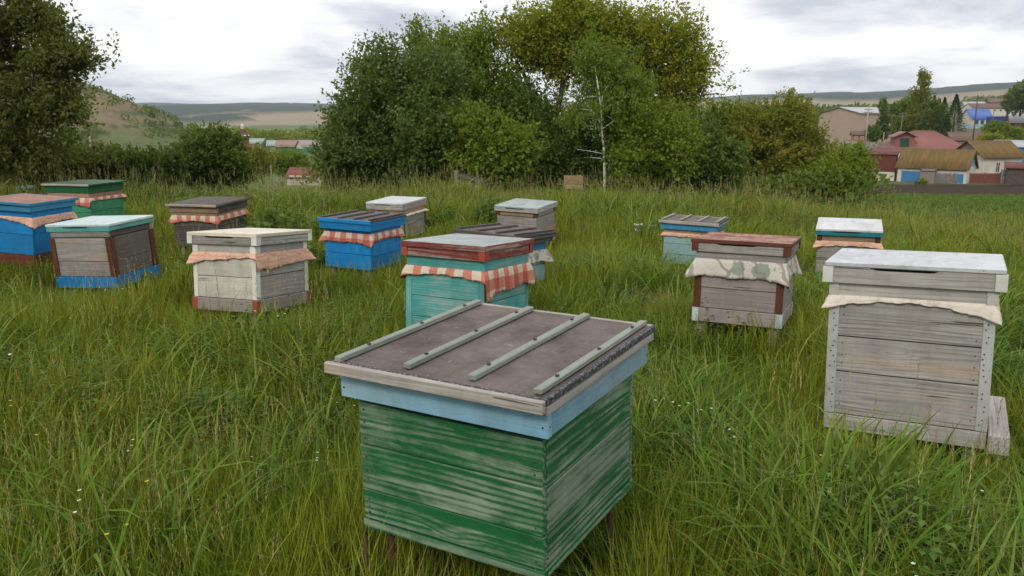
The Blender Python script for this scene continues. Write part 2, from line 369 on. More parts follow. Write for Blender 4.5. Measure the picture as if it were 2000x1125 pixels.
def ground(x, y):
    x = np.asarray(x, float); y = np.asarray(y, float)
    a = np.arctan2(x, y); s = r2s(np.hypot(x, y)) / SMAX * (NR - 1)
    ia = (a + math.pi) / (2 * math.pi) * NA - .5; i0 = np.floor(ia).astype(int); fa = ia - i0
    s = np.clip(s, 0, NR - 1.001); j0 = s.astype(int); fj = s - j0
    g = lambda i, j: G[i % NA, j]
    z = (g(i0, j0) * (1 - fa) + g(i0 + 1, j0) * fa) * (1 - fj) + (g(i0, j0 + 1) * (1 - fa) + g(i0 + 1, j0 + 1) * fa) * fj
    r = np.hypot(x, y)
    z = z + .05 * (fbm(x * .7, y * .7) - .5) * np.clip(r / 3, 0, 1)
    z = z + np.clip((r - 60) / 200, 0, 1) * (fbm(x / 28, y / 28) - .5) * 1.2
    z = z + np.clip((r - 1300) / 900, 0, 1) * (fbm(x / 420, y / 420, 0, 5) - .5) * 26
    return z
def gz(x, y): return float(ground(np.array([x]), np.array([y]))[0])
def on_ground(px, Y, dz=0.0):
    z = 0.0
    for _ in range(4):
        d = Y * math.cos(PITCH) - (z - EYE) * math.sin(PITCH); x = (px - 1000) / F * d; z = gz(x, Y)
    return Vector((x, Y, z + dz))

fine = np.unique(np.concatenate([np.linspace(-52, 52, 470), np.linspace(-180, 180, 121)]))[:-1]
fa = np.radians(fine); fr = np.concatenate([[0.004], (np.exp(np.linspace(math.log1p(.08), SMAX, 300)) - 1) * 4.0])
A2, R2 = np.meshgrid(fa, fr, indexing='ij')
X2, Y2 = R2 * np.sin(A2), R2 * np.cos(A2); Z2 = ground(X2, Y2)
# ---- what grows on it, by place: (x, y) -> colour
meadow = np.array((.060, .090, .022)); dry = np.array((.17, .15, .075)); tan = np.array((.36, .29, .20)); soil = np.array((.048, .029, .020))
wood_far = np.array((.030, .058, .038)); pasture = np.array((.11, .16, .055)); palegreen = np.array((.22, .25, .12)); chalk = np.array((.36, .29, .21)); path_c = np.array((.30, .26, .20))
def sstep(a, b, v): t_ = np.clip((v - a) / (b - a), 0, 1); return t_ * t_ * (3 - 2 * t_)
r_ = R2; px_ = 1000 + F * np.tan(np.clip(A2, -1.2, 1.2)) / 1.02
front = (np.abs(A2) < 1.2)
wob = (fbm(X2 / 9, Y2 / 9) - .5)
colr = np.ones(X2.shape + (3,)) * meadow * .75
def lay(c, m):
    global colr
    colr = colr * (1 - m[..., None]) + c * m[..., None]
lay(pasture, sstep(22, 30, r_ + wob * 4))
plough = front * sstep(1600, 1660, px_ - wob * 40) * sstep(50, 53, Y2 + wob * 7) * (1 - sstep(94, 96, Y2 + wob * 3))
lay(soil * (.8 + .5 * fbm(X2 * 2.2, Y2 * .9)[..., None]), plough)
lay(soil, front * sstep(1880, 1960, px_ + wob * 60) * sstep(30, 33, Y2 + wob * 5) * (1 - sstep(38, 40, Y2 + wob * 5)) * .9)
lay(dry * .9, front * sstep(96, 104, Y2) * sstep(1500, 1600, px_) * (.35 + .5 * vnoise(X2 / 6, Y2 / 6)))
lay(path_c, front * sstep(.60, .66, vnoise(X2 / 34 + 3, Y2 / 20)) * sstep(110, 130, Y2) * sstep(1600, 1700, px_) * (1 - sstep(330, 380, Y2)) * .8)
# left hillside: dry grass with chalk scars
hill = front * (1 - sstep(380, 470, px_)) * sstep(120, 150, r_) * (1 - sstep(520, 640, r_)); hh = Z2
lay(np.array((.20, .155, .10)) * (.85 + .5 * fbm(X2 / 14, Y2 / 14)[..., None]), hill * .9)
lay(chalk * .75, hill * sstep(.54, .62, fbm(X2 / 22, hh / 2.2, 0, 3)) * sstep(-2, 3, hh))
lay(np.array((.23, .175, .10)), hill * sstep(.45, .55, fbm(X2 / 30 + 2, hh / 5, 0, 3)) * sstep(-1, 4, hh) * .7)
lay(pasture * .9, hill * (1 - sstep(-3.5, 1.5, hh + 5 * (fbm(X2 / 14, Y2 / 14) - .5))) * .75)
lay(meadow * .8, hill * sstep(.55, .62, fbm(X2 / 12 + 9, hh / 1.6 + 5, 0, 3)) * .8)
far = sstep(380, 520, r_)
n3 = fbm(X2 / 330 + 4.2, Y2 / 430 + 1.1, 0, 4)
lay(palegreen * .9, far * sstep(.42, .46, vnoise(X2 / 260, Y2 / 190)))
lay(pasture, far * sstep(.55, .58, vnoise(X2 / 190 + 7, Y2 / 150)))
lay(wood_far, far * sstep(.60, .63, n3) * sstep(700, 900, r_))
vf = sstep(1280, 1420, r_)
lay(tan * .75 + dry * .25, vf * sstep(.38, .44, fbm(X2 / 500 + 8, Y2 / 300 + 3, 0, 3)))
leftf = (1 - sstep(900, 1000, px_))
f_wood_l = sstep(.49, .51, fbm(X2 / 230 + 2.3, Y2 / 620 + 6.4, 0, 4) + (Z2 - 10) / 260 + np.clip((560 - px_) / 1400, -.12, .15))
lay(wood_far, vf * front * leftf * f_wood_l)
rightf = sstep(1350, 1450, px_)
f_wood_r = sstep(.42, .45, fbm(X2 / 300 + 5.1, Y2 / 600 + 2.2, 0, 4) - np.abs(R2 - 2250) / 3800 + .06)
lay(wood_far, sstep(1700, 1900, r_) * front * rightf * f_wood_r)
lay(palegreen, sstep(2900, 3100, r_) * front * rightf * .7)
nA, nR = X2.shape
idx = np.arange(nA * nR).reshape(nA, nR)
q = np.stack([idx[:, :-1], idx[:, 1:], np.roll(idx, -1, 0)[:, 1:], np.roll(idx, -1, 0)[:, :-1]], -1).reshape(-1, 4)
V2 = np.stack([X2, Y2, Z2 + np.where((plough > .5), .12 * (fbm(X2 * 1.3, Y2 * 1.3) - .5), 0) + vf * (f_wood_l * leftf + f_wood_r * rightf) * 7], -1).reshape(-1, 3)
me = npmesh('ground', V2, q, True); setcol(me, 'col', colr.reshape(-1, 3))
m, t, b = newmat('ground_mat')
a_ = N(t, 'ShaderNodeAttribute'); a_.attribute_name = 'col'
gp = N(t, 'ShaderNodeNewGeometry')
nn = noise(t, gp.outputs['Position'], .9, 8, .7); nf = noise(t, gp.outputs['Position'], .03, 7, .65)
c = mix(t, M(t, 'MULTIPLY', ramp(t, nn, [(.3, (0, 0, 0)), (.7, (1, 1, 1))]), .55), a_.outputs['Color'], mix(t, 1.0, a_.outputs['Color'], (.45, .45, .45), 'MULTIPLY'))
c = mix(t, M(t, 'MULTIPLY', ramp(t, nf, [(.35, (0, 0, 0)), (.65, (1, 1, 1))]), .4), c, mix(t, 1.0, c, (.6, .62, .6), 'MULTIPLY'))
t.links.new(c, b.inputs['Base Color']); b.inputs['Roughness'].default_value = .95; b.inputs['Specular IOR Level'].default_value = .1
bump(t, b, nn, .8, .12)
tag(link('ground', me, m), kind='structure')


# ------------------------------------------------------------------ beehives
GREY = dict(wcol=(.33, .315, .29), dark=(.12, .11, .10))
w_grey = wood('weathered_board', **GREY)
w_pale = wood('pale_board', wcol=(.43, .41, .385), dark=(.13, .12, .11), warm=.10, rings=330)
w_mauve = wood('mauve_grey_board', wcol=(.34, .295, .28), dark=(.15, .125, .12), warm=.02, grain=.5)
w_dark = wood('dark_board', wcol=(.125, .11, .10), dark=(.045, .04, .036), warm=.15)
w_tan = wood('tan_board', wcol=(.36, .25, .16), dark=(.18, .11, .07))
w_brown = wood('rust_brown_board', wcol=(.12, .06, .04), dark=(.03, .018, .015), paint=(.115, .028, .014), wear=.55, soft=.3)
w_rustpaint = wood('flaking_red_board', wcol=(.32, .26, .23), dark=(.12, .08, .07), paint=(.20, .042, .03), wear=.66, soft=.2)
w_redcorner = wood('red_corner', wcol=(.3, .2, .17), paint=(.34, .065, .04), wear=.10, knots=False)
w_green = wood('worn_green_board', wcol=(.215, .285, .205), dark=(.06, .11, .065), paint=(.014, .118, .038), paint2=(.010, .078, .028), wear=.635, soft=.22, stripe=.85, warm=.0, rings=300)
w_green2 = wood('green_board', wcol=(.2, .24, .18), paint=(.045, .24, .12), paint2=(.035, .19, .10), wear=.12, knots=False)
w_green3 = wood('dark_green_board', wcol=(.2, .22, .18), paint=(.008, .10, .035), wear=.2, knots=False)
w_green4 = wood('bright_green_board', wcol=(.2, .22, .18), paint=(.01, .22, .08), wear=.1, knots=False)
w_skyrim = wood('sky_blue_board', wcol=(.33, .37, .38), dark=(.17, .20, .22), paint=(.15, .32, .46), paint2=(.24, .40, .48), wear=.40, soft=.35, warm=0, rough=.7)
w_blue = wood('bright_blue_board', wcol=(.05, .12, .2), paint=(.008, .20, .49), paint2=(.008, .165, .41), wear=.06, knots=False, grain=.7)
w_blue2 = wood('mid_blue_board', wcol=(.14, .2, .25), paint=(.03, .21, .40), paint2=(.05, .24, .38), wear=.15, knots=False)
w_ltblue = wood('faded_blue_board', wcol=(.33, .36, .34), paint=(.20, .36, .38), paint2=(.25, .37, .37), wear=.36, knots=False)
w_teal = wood('turquoise_board', wcol=(.32, .38, .36), dark=(.12, .22, .22), paint=(.055, .32, .30), paint2=(.04, .25, .245), wear=.52, warm=0, rings=330, soft=.3, grain=.7)
w_tealrim = wood('turquoise_rim', wcol=(.3, .36, .33), paint=(.08, .30, .27), paint2=(.15, .36, .33), wear=.3, knots=False, warm=0)
w_teal2 = wood('teal_blue_rim', wcol=(.15, .25, .28), paint=(.015, .21, .26), wear=.1, knots=False)
w_cream = wood('cream_board', wcol=(.40, .39, .35), dark=(.24, .225, .20), paint=(.60, .57, .46), paint2=(.52, .50, .41), wear=.36, warm=.04, grain=.4, soft=.3, stripe=.35)
w_white = wood('white_corner', wcol=(.45, .44, .40), paint=(.66, .66, .58), paint2=(.56, .56, .50), wear=.20, knots=False, warm=0)
w_palegreenbat = wood('pale_green_batten', wcol=(.31, .31, .28), dark=(.15, .15, .135), paint=(.24, .28, .235), wear=.70, soft=.3, knots=False, warm=.0)
w_edge = wood('edge_board', wcol=(.38, .355, .325), dark=(.18, .16, .145), knots=False, warm=.16)
w_bluecorner = wood('ice_blue_corner', wcol=(.4, .43, .42), paint=(.46, .56, .56), wear=.2, knots=False, warm=0)
s_white = sheet('white_sheet', (.62, .63, .64), (.50, .51, .52), rust=(.22, .13, .08), rustamt=.0)
s_galv = sheet('galvanised_sheet', (.60, .61, .64), (.46, .47, .50), metal=.55, rough=.33)
s_grey = sheet('grey_sheet', (.36, .40, .41), (.27, .30, .31), rust=(.22, .12, .09), rustamt=.05, metal=.15, rough=.5)
s_cream = sheet('cream_sheet', (.66, .62, .52), (.56, .52, .43), rust=(.30, .15, .07), rustamt=.12, metal=.05, rough=.5)
s_rust = sheet('rusty_sheet', (.40, .27, .22), (.30, .15, .11), rust=(.20, .06, .04), rustamt=.45, metal=.1, rough=.6)
s_brown = sheet('brown_sheet', (.30, .15, .11), (.25, .12, .09), rust=(.34, .22, .17), rustamt=.3, metal=.05, rough=.6)
s_tealwhite = sheet('teal_white_sheet', (.56, .64, .65), (.44, .56, .58), rust=(.08, .12, .12), rustamt=.02, metal=.2, rough=.4)
m_strip = sheet('tin_strip', (.55, .55, .54), (.45, .45, .45), metal=.5, rough=.35)
m_nail = plain('nail_rust', (.06, .035, .025), .7, bmp=0)
m_post = plain('iron_post', (.09, .045, .03), .8, metal=.3, scale=30)
m_inner = plain('inner_light_block', (.05, .045, .04), .9, bmp=0)  # dark fill of the added boxes that block light in bodies and lids
m_rope = plain('blue_hose', (.02, .24, .50), .4, bmp=0)

def board(name, Lx, Tz, Hh, mat, parent, loc, rz=0.0, bev=.0022, jit=.0012, rx=0.0, ry=0.0):
    """a plank: Lx long, Tz thick (y), Hh high (z), centred at loc"""
    mb = MB(); a, b_, c_ = Lx / 2, Tz / 2, Hh / 2
    mb.box(-a, a, -b_, b_, -c_, c_); mb.v = [(x + rnd.uniform(-jit, jit), y + rnd.uniform(-jit, jit), z + rnd.uniform(-jit, jit)) for x, y, z in mb.v]
    return link(name, mb.mesh(name, min(bev, b_ * .5, c_ * .5)), mat, parent, loc, (rx, ry, rz))
def ring(name, parent, zt, zb, hw, hd, T, mats, ends=None):
    """four boards round a box; mats: one or [front, right, back, left]"""
    if not isinstance(mats, (list, tuple)): mats = [mats] * 4
    z = (zt + zb) / 2; H = zt - zb; r = []
    for k, (mat) in enumerate(mats):
        L = 2 * hw if k % 2 == 0 else 2 * hd - 2 * T - .002
        off = (hd if k % 2 == 0 else hw) - T / 2 + rnd.uniform(-.001, .001)
        loc = [(0, -off, z), (off, 0, z), (0, off, z), (-off, 0, z)][k]
        r.append(board(name, L, T, H, mat, parent, loc, k * math.pi / 2))
    return r
def vent_board(L, T, H, nl, nd, name='rim_board'):
    """front lid board with a shallow arched slot cut in its top edge"""
    c_ = -L * .04; top = []
    for i in range(15):
        s = i / 14; x = c_ + (s - .5) * nl; top.append((x, H / 2 - nd * min(1, 3.2 * math.sin(math.pi * s))))
    poly = [(-L / 2, -H / 2), (L / 2, -H / 2), (L / 2, H / 2)] + [(x, z) for x, z in top[::-1]] + [(-L / 2, H / 2)]
    return MB().prism(poly, -T / 2, T / 2).mesh(name)
def skirt(parent, zc, hw, hd, mat, drops, flare=.02, seed=0, name='cloth', corner=1.0, cflare=.03):
    """the cloth hanging out round the box: drops = per side (start, middle, end), going front, right, back, left"""
    rr = random.Random(seed); P = []; U = []
    n = 44; rows = 7
    sides = [((-hw, -hd), (hw, -hd), (0, -1)), ((hw, -hd), (hw, hd), (1, 0)), ((hw, hd), (-hw, hd), (0, 1)), ((-hw, hd), (-hw, -hd), (-1, 0))]
    per = 0; cols = []
    phs = [rr.uniform(0, 6.28) for _ in range(8)]
    for k, (a, b_, nrm) in enumerate(sides):
        L = math.hypot(b_[0] - a[0], b_[1] - a[1]); d0, d1, d2 = drops[k]; prv = sides[k - 1][2]; nx_ = sides[(k + 1) % 4][2]
        for i in range(n):
            s = i / (n - 1); x = a[0] + (b_[0] - a[0]) * s; y = a[1] + (b_[1] - a[1]) * s
            dr = d0 * (1 - s) * (1 - 2 * s) + 4 * d1 * s * (1 - s) + d2 * s * (2 * s - 1)
            e0 = max(0, 1 - s / .09); e1 = max(0, 1 - (1 - s) / .09)
            ox = nrm[0] + prv[0] * e0 * .8 + nx_[0] * e1 * .8; oy = nrm[1] + prv[1] * e0 * .8 + nx_[1] * e1 * .8
            e = max(e0, e1); cols.append((x, y, ox, oy, dr * (1 + .12 * corner * e), e, per + s * L))
        per += L
    for (x, y, ox, oy, dr, e, u) in cols:
        wv = .5 + .32 * math.sin(u * 27 + phs[0]) + .2 * math.sin(u * 61 + phs[1]) + .1 * math.sin(u * 133 + phs[3])
        for j in range(rows + 1):
            t_ = j / rows
            o = .002 + .006 * min(1, t_ * 4) + t_ * (flare * (.25 + .75 * wv) + cflare * e) + (.0035 * math.sin(u * 120 + phs[5] + 2 * t_) + .003 * math.sin(u * 215 + phs[6] - 3 * t_)) * (.3 + t_) + .0015 * rr.uniform(-1, 1)
            z = zc - t_ * dr * (1 + .05 * math.sin(u * 17 + phs[4])) - .003 * math.sin(u * 53 + phs[2]) * t_ + (.004 if j == 0 else 0)
            P.append((x + ox * o, y + oy * o, z)); U.append((u, dr * t_))
    nc = len(cols); fs = []
    for i in range(nc):
        for j in range(rows):
            a0 = i * (rows + 1) + j; b0 = ((i + 1) % nc) * (rows + 1) + j; fs.append((a0, a0 + 1, b0 + 1, b0))
    me = npmesh(name, P, fs, True); uvl = me.uv_layers.new(name='UVMap')
    uv = np.array([U[v] for f in fs for v in f], np.float32)
    last = np.array([i // rows == nc - 1 for i in range(len(fs)) for _ in range(4)])
    uv[last & (uv[:, 0] < per * .5), 0] += per
    uvl.data.foreach_set('uv', uv.ravel())
    o = link(name, me, mat, parent); md = o.modifiers.new('thickness', 'SOLIDIFY'); md.thickness = .0015; md.offset = 1
    return o

FIT = {
'green_front':(-0.032, 2.188, 0.988, -0.525, 0.027, -0.006, 0.632, 0.709, 0.110, 0.036, 0.497, 0.070, 0.006, 0.042),
'grey_right':(1.750, 3.503, 0.996, -0.506, -0.033, -0.035, 0.667, 0.526, 0.090, 0.026, 0.739, 0.022, -0.002, 0.003),
'floral':(1.523, 5.238, 0.828, -0.436, -0.054, -0.004, 0.592, 0.568, 0.077, 0.027, 0.525, 0.015, 0.005, -0.002),
'teal_right':(3.039, 7.339, 0.644, -0.387, 0.061, -0.009, 0.545, 0.572, 0.057, 0.019, 0.482, 0.029, 0.001, 0.000),
'blue_far':(1.840, 8.233, 0.580, -0.440, -0.002, 0.017, 0.582, 0.527, 0.092, 0.044, 0.442, 0.049, 0.014, 0.021),
'red_lid':(-0.259, 4.900, 0.866, -0.501, -0.054, -0.009, 0.566, 0.588, 0.086, 0.015, 0.576, 0.024, 0.003, 0.003),
'brown_batten':(-0.047, 6.356, 0.727, -0.592, -0.048, 0.025, 0.571, 0.592, 0.085, 0.056, 0.398, 0.053, 0.019, 0.019),
'pallet_back':(0.166, 9.446, 0.609, -0.453, 0.046, 0.021, 0.539, 0.576, 0.061, 0.023, 0.460, 0.023, -0.000, 0.000),
'white_back':(-1.452, 10.288, 0.563, -0.456, 0.055, -0.010, 0.540, 0.562, 0.087, 0.016, 0.444, 0.021, 0.004, 0.004),
'blue_batten':(-1.322, 7.251, 0.729, -0.406, -0.009, 0.018, 0.522, 0.605, 0.095, 0.027, 0.440, 0.053, 0.001, 0.009),
'cream':(-1.805, 5.629, 0.817, -0.374, -0.079, -0.025, 0.560, 0.599, 0.076, 0.027, 0.521, 0.020, 0.001, -0.001),
'dark_wood':(-3.148, 8.499, 0.736, -0.311, 0.049, -0.011, 0.616, 0.549, 0.089, 0.040, 0.448, 0.034, 0.019, 0.022),
'grey_teal':(-3.359, 6.655, 0.766, -0.267, 0.024, -0.046, 0.618, 0.514, 0.058, 0.030, 0.514, 0.011, 0.009, -0.008),
'blue_left':(-4.207, 7.104, 0.895, -0.121, -0.014, 0.059, 0.519, 0.625, 0.073, 0.019, 0.533, 0.047, 0.005, 0.015),
'green_back':(-4.808, 9.253, 0.868, -0.308, 0.011, -0.008, 0.655, 0.529, 0.100, 0.040, 0.455, 0.020, 0.026, 0.009),
}
HIVE_AT = []
ID = [w_grey] * 4
def hive(key, label, lid, fs, joints, planks, sup, base=None, basemat=None, rim=None, corner=None, lidcorner=None, basecorner=None,
         cl=None, drops=None, sheetm=None, legm=None, nails=False, battens=4, cflare=.022, flare=.012, sup_corner=None, post=.04, cside=True):
    X, Y, Z, yaw, rx, ry, w, d, hl, i1, hb, i2, o1, o2 = FIT[key]
    root = bpy.data.objects.new('beehive', None); C.objects.link(root); root.empty_display_size = .3
    root.rotation_mode = 'QUATERNION'
    Rq = (Matrix.Rotation(yaw, 4, 'Z') @ Matrix.Rotation(rx, 4, 'X') @ Matrix.Rotation(ry, 4, 'Y'))
    basep = Vector((X, Y, Z)) + Rq @ Vector((0, 0, -hb))
    root.location = basep; root.rotation_quaternion = Rq.to_quaternion()
    tag(root, label, 'beehive', 'wooden beehives standing in the meadow')
    zl = hb                                   # local z of the lid top; the base is local z = 0
    bw, bd = w / 2 - i1, d / 2 - i2           # body half sizes
    lw, ld = w / 2 - max(o1, 0), d / 2 - max(o2, 0)
    span = hb - hl; zf = lambda f: (hb - hl) - f * span
    HIVE_AT.append((X, Y, basep.z, max(bw, bd), yaw))
    # --- lid
    rim4 = rim if isinstance(rim, list) else [rim] * 4
    if lid == 'felt':
        deck = MB().box(-w / 2 + .004, w / 2 - .004, -d / 2 + .016, d / 2 - .004, zl - .018, zl - .006).mesh('lid', .002)
        L = link('lid', deck, felt(), root)
        fe = MB()
        fe.box(w / 2 - .008, w / 2 + .0035, -d / 2 + .004, d / 2 + .002, zl - .020, zl - .0035); fe.box(-w / 2 + .002, w / 2, -d / 2 + .012, -d / 2 + .024, zl - .012, zl - .002)
        link('felt_edge', fe.mesh('felt_edge', .002), felt_edge(), L)
        eb = w_edge if key in ('green_front', 'blue_far') else (w_dark if key == 'brown_batten' else w_blue)
        hh_ = .03
        board('edge_board', w + .012, .016, hh_, eb, L, (0, -d / 2 + .005, zl - .008 - hh_ / 2 + .005), 0)
        board('edge_board', w - .01, .014, .024, eb, L, (0, d / 2, zl - .016), 0)
        board('edge_board', d - .03, .012, .022, eb, L, (w / 2 - .004, .008, zl - .036), math.pi / 2)
        board('edge_board', d - .03, .012, .022, eb, L, (-w / 2 + .004, .008, zl - .026), math.pi / 2)
        bm_ = {'green_front': w_palegreenbat, 'blue_far': w_palegreenbat, 'brown_batten': w_dark, 'blue_batten': w_dark}[key]
        for k in range(battens):
            f = .045 + k * (.92 / (battens - 1)); bx = -w / 2 + w * f - (.008 if k == battens - 1 else 0)
            st = .035 if 0 < k else .012; st = .05 if k in (1, 2) and key == 'green_front' else st
            board('batten', d - st - .012, .023, .013, bm_, L, (bx, st / 2 - .004, zl + .004), math.pi / 2 + rnd.uniform(-.004, .004), bev=.002)
        ztop = zl - .018
    elif lid == 'planked':
        L = None; n = 7
        deck = MB().box(-lw, lw, -ld, ld, zl - .03, zl - .016).mesh('lid'); L = link('lid', deck, w_dark, root)
        for k in range(n):
            x0 = -w / 2 + k * w / n; 
            board('roof_board', d, w / n - .004, .012, w_dark if key == 'dark_wood' else wood('mossy_roof_board', wcol=(.13, .15, .12), dark=(.05, .06, .05), paint=(.05, .10, .06), wear=.6, knots=False), L, (x0 + w / n / 2, rnd.uniform(-.006, .006), zl - .008 + rnd.uniform(-.003, .004)), math.pi / 2, rx=rnd.uniform(-.03, .03))
        board('edge_board', w, .014, .022, w_edge if key == 'dark_wood' else w_edge, L, (0, -d / 2 - .008, zl - .012))
        board('edge_board', d, .014, .018, w_dark if key == 'dark_wood' else w_green3, L, (w / 2 + .008, 0, zl - .012), math.pi / 2)
        ztop = zl - .03
    else:
        t_ = .022 if key != 'red_lid' else .032
        mb = MB(); mb.box(-w / 2, w / 2, -d / 2, d / 2, zl - t_, zl)
        me_ = mb.mesh('lid', .004); L = link('lid', me_, sheetm, root)
        if key in ('red_lid', 'cream', 'floral', 'blue_left'):      # the sheet lies inside a painted edge
            em = {'red_lid': w_rustpaint, 'cream': wood('stained_cream_edge', wcol=(.40, .25, .13), paint=(.62, .56, .44), wear=.40, knots=False), 'floral': w_brown, 'blue_left': w_blue2}[key]
            for k in range(4):
                LL = w + .012 if k % 2 == 0 else d
                off = (d if k % 2 == 0 else w) / 2 + .003
                board('edge_board', LL, .008, t_ + .001, em, L, [(0, -off, zl - t_ / 2), (off, 0, zl - t_ / 2), (0, off, zl - t_ / 2), (-off, 0, zl - t_ / 2)][k], k * math.pi / 2)
        ztop = zl - t_
    zb = zl - hl
    T = .022; H = ztop - zb
    vent = lid == 'sheet' and key not in ('red_lid',)
    for k in range(4):
        mat = rim4[k]
        Lx = 2 * lw if k % 2 == 0 else 2 * ld - 2 * T - .002
        off = (ld if k % 2 == 0 else lw) - T / 2; z = (ztop + zb) / 2
        loc = [(0, -off, z), (off, 0, z), (0, off, z), (-off, 0, z)][k]
        if k == 0 and vent: link('rim_board', vent_board(Lx, T, H, .26, .011), mat, L, loc)
        else: board('rim_board', Lx, T, H, mat, L, loc, k * math.pi / 2)
    link('lid_void_block', MB().box(-lw + T + .03, lw - T - .03, -ld + T + .03, ld - T - .03, zb + .004, ztop - .004).mesh('lid_void_block'), m_inner, L)  # added dark block, its colour gives the void behind the slot its shade
    def corners(par, zt_, zb_, hw, hd, cw, mat, name='corner_strip', sides=(0, 1), th=.006):
        for k in sides:
            for s_ in (-1, 1):
                h = hw if k % 2 == 0 else hd; off = (hd if k % 2 == 0 else hw) + th / 2 + .0005
                c0 = s_ * (h - cw / 2 + (th if k % 2 == 0 else -.0005))
                loc = [(c0, -off, 0), (off, c0, 0), (-c0, off, 0), (-off, -c0, 0)][k]
                # upright: length along z
                mb = MB().box(-(zt_ - zb_) / 2, (zt_ - zb_) / 2, -th / 2, th / 2, -cw / 2, cw / 2)
                link(name, mb.mesh(name, .0015), mat, par, (loc[0], loc[1], (zt_ + zb_) / 2), Euler((0, math.pi / 2, k * math.pi / 2), 'XYZ'))
    if lidcorner: corners(L, ztop - .0005, zb, lw, ld, .042, lidcorner, 'corner_block', (0, 1, 2, 3))
    # --- body: boards round an unseen dark box added to block light
    zs = zf(fs); zbase = zf(base) if base else 0.0
    Bo = link('body', MB().box(-bw + .02, bw - .02, -bd + .02, bd - .02, .004, zb + .03).mesh('body'), m_inner, root)
    sup4 = sup if isinstance(sup, list) else [sup] * 4
    ring('frame_board', Bo, zb + .02, zs + .0025, bw, bd, .022, sup4)
    if sup_corner: corners(Bo, zb, zs + .002, bw, bd, .045 if key != 'grey_right' else .04, sup_corner)
    ztops = [zs - .0025] + [zf(j) for j in joints] + [zbase]
    pl = planks if isinstance(planks[0], list) else [planks] * 4
    for k in range(4):
        off = rnd.uniform(-.002, .002) if k % 2 else 0
        zz_ = list(ztops)
        if k % 2 and len(zz_) > 2:
            for i in range(1, len(zz_) - 1): zz_[i] += rnd.choice((-.012, .01, .004))
        for i in range(len(zz_) - 1):
            mat = pl[k][i % len(pl[k])]; zt_, zb_ = zz_[i] - .0018, zz_[i + 1] + .0018
            Lx = 2 * bw if k % 2 == 0 else 2 * bd - .046
            o_ = (bd if k % 2 == 0 else bw) - .011 + rnd.uniform(-.0015, .0015); z = (zt_ + zb_) / 2
            board('plank', Lx, .022, zt_ - zb_, mat, Bo, [(0, -o_, z), (o_, 0, z), (0, o_, z), (-o_, 0, z)][k], k * math.pi / 2, ry=0)
    if corner: corners(Bo, ztops[0] - .001 - (.0 if cl else .0), zbase + .001, bw, bd, corner[1], corner[0], 'corner_strip', corner[2] if len(corner) > 2 else (0, 1, 2, 3), corner[3] if len(corner) > 3 else .006)
    if base:
        e = .012 if key in ('grey_teal', 'cream') else .003
        ring('base_board', Bo, zbase - .002, 0, bw + e, bd + e, .024, basemat)
        if basecorner: corners(Bo, zbase - .002, .001, bw + e, bd + e, .04, basecorner, 'corner_strip', (0, 1, 2, 3), .004)
    if cl: skirt(root, zs + .001, bw, bd, cl, drops, flare, seed=len(HIVE_AT), cflare=cflare)
    # --- stand
    for sx in (-1, 1):
        for sy in (-1, 1):
            px_, py_ = sx * (bw - .05), sy * (bd - .05)
            wp = basep + Rq @ Vector((px_, py_, 0)); zg = gz(wp.x, wp.y); ln = max(.1, wp.z - zg + .12)
            if legm == 'iron':
                mb = MB().tube([(px_, py_, .0), (px_, py_, -ln)], [.009, .009], 8); link('leg', mb.mesh('leg', smooth=True), m_post, root)
            else: board('leg', ln, post, post, w_mauve if key != 'grey_teal' else w_blue, root, (px_, py_, -ln / 2 - .001), 0, ry=math.pi / 2)
    if nails:
        mb = MB()
        def nail(x, y, z, ax):
            r_n = .0032
            ring_ = [(math.cos(a) * r_n, math.sin(a) * r_n) for a in [i * math.pi / 3 for i in range(6)]]
            if ax == 0: vs = [(x + a, y, z + b_) for a, b_ in ring_] + [(x, y - .0022, z)]
            else: vs = [(x, y + a, z + b_) for a, b_ in ring_] + [(x + .0022, y, z)]
            mb.add(vs, [(i, (i + 1) % 6, 6) for i in range(6)])
        for i in range(len(ztops) - 1):
            for f in (.22, .5, .8):
                z = ztops[i] + (ztops[i + 1] - ztops[i]) * f
                for s_ in (-1, 1):
                    cin = (corner[1] + .016) if corner else .02
                    nail(s_ * (bw - cin), -bd - .0008, z + rnd.uniform(-.01, .01), 0); nail(bw + .0025, s_ * (bd - .02 if not corner else bd - cin), z + rnd.uniform(-.01, .01), 1)
                if corner:
                    for g_ in (.35, .7): nail(-bw + .012 + .02 * rnd.random(), -bd - .0066, z + (g_ - .5) * .06, 0); nail(bw - .012 - .02 * rnd.random(), -bd - .0066, z + (g_ - .5) * .06, 0)
        for s_ in (-1, 1):
            for f in (.3, .7): nail(s_ * (lw - .012), -ld - .0008, zb + (ztop - zb) * f, 0); nail(lw + .0008, s_ * (ld - .012), zb + (ztop - zb) * f, 1)
        tag(link('nail_heads', mb.mesh('nail_heads', fix=False), m_nail, Bo), kind='stuff')
    return root, L, Bo, (bw, bd, zl, lw, ld)

h_green, lid_, body_, dm = hive('green_front', "worn green hive nearest the camera, sky blue lid rim and felt roof with battens", 'felt', .045, [.36, .70], [w_green], w_green3,
     rim=w_skyrim, base=.93, basemat=w_green, nails=True, legm='iron')
# bolts on the battens and the corner fold of felt
mb = MB()
for k in range(4):
    f = .045 + k * (.92 / 3)
    for y in (-.22, 0.02, .25): mb.box(-.004, .004, -.004, .004, 0, .0035, 0, (-dm[3] + 2 * dm[3] * f, y, dm[2] + .0125))
tag(link('nail_heads', mb.mesh('nail_heads'), m_nail, lid_), kind='stuff')
pp = MB().tube([(-.27, -.30, -.02), (-.262, -.31, -.10), (-.22, -.315, -.135), (-.12, -.32, -.13), (-.05, -.315, -.15)], [.008] * 5, 8)
link('bracket', pp.mesh('bracket', smooth=True), m_post, h_green)

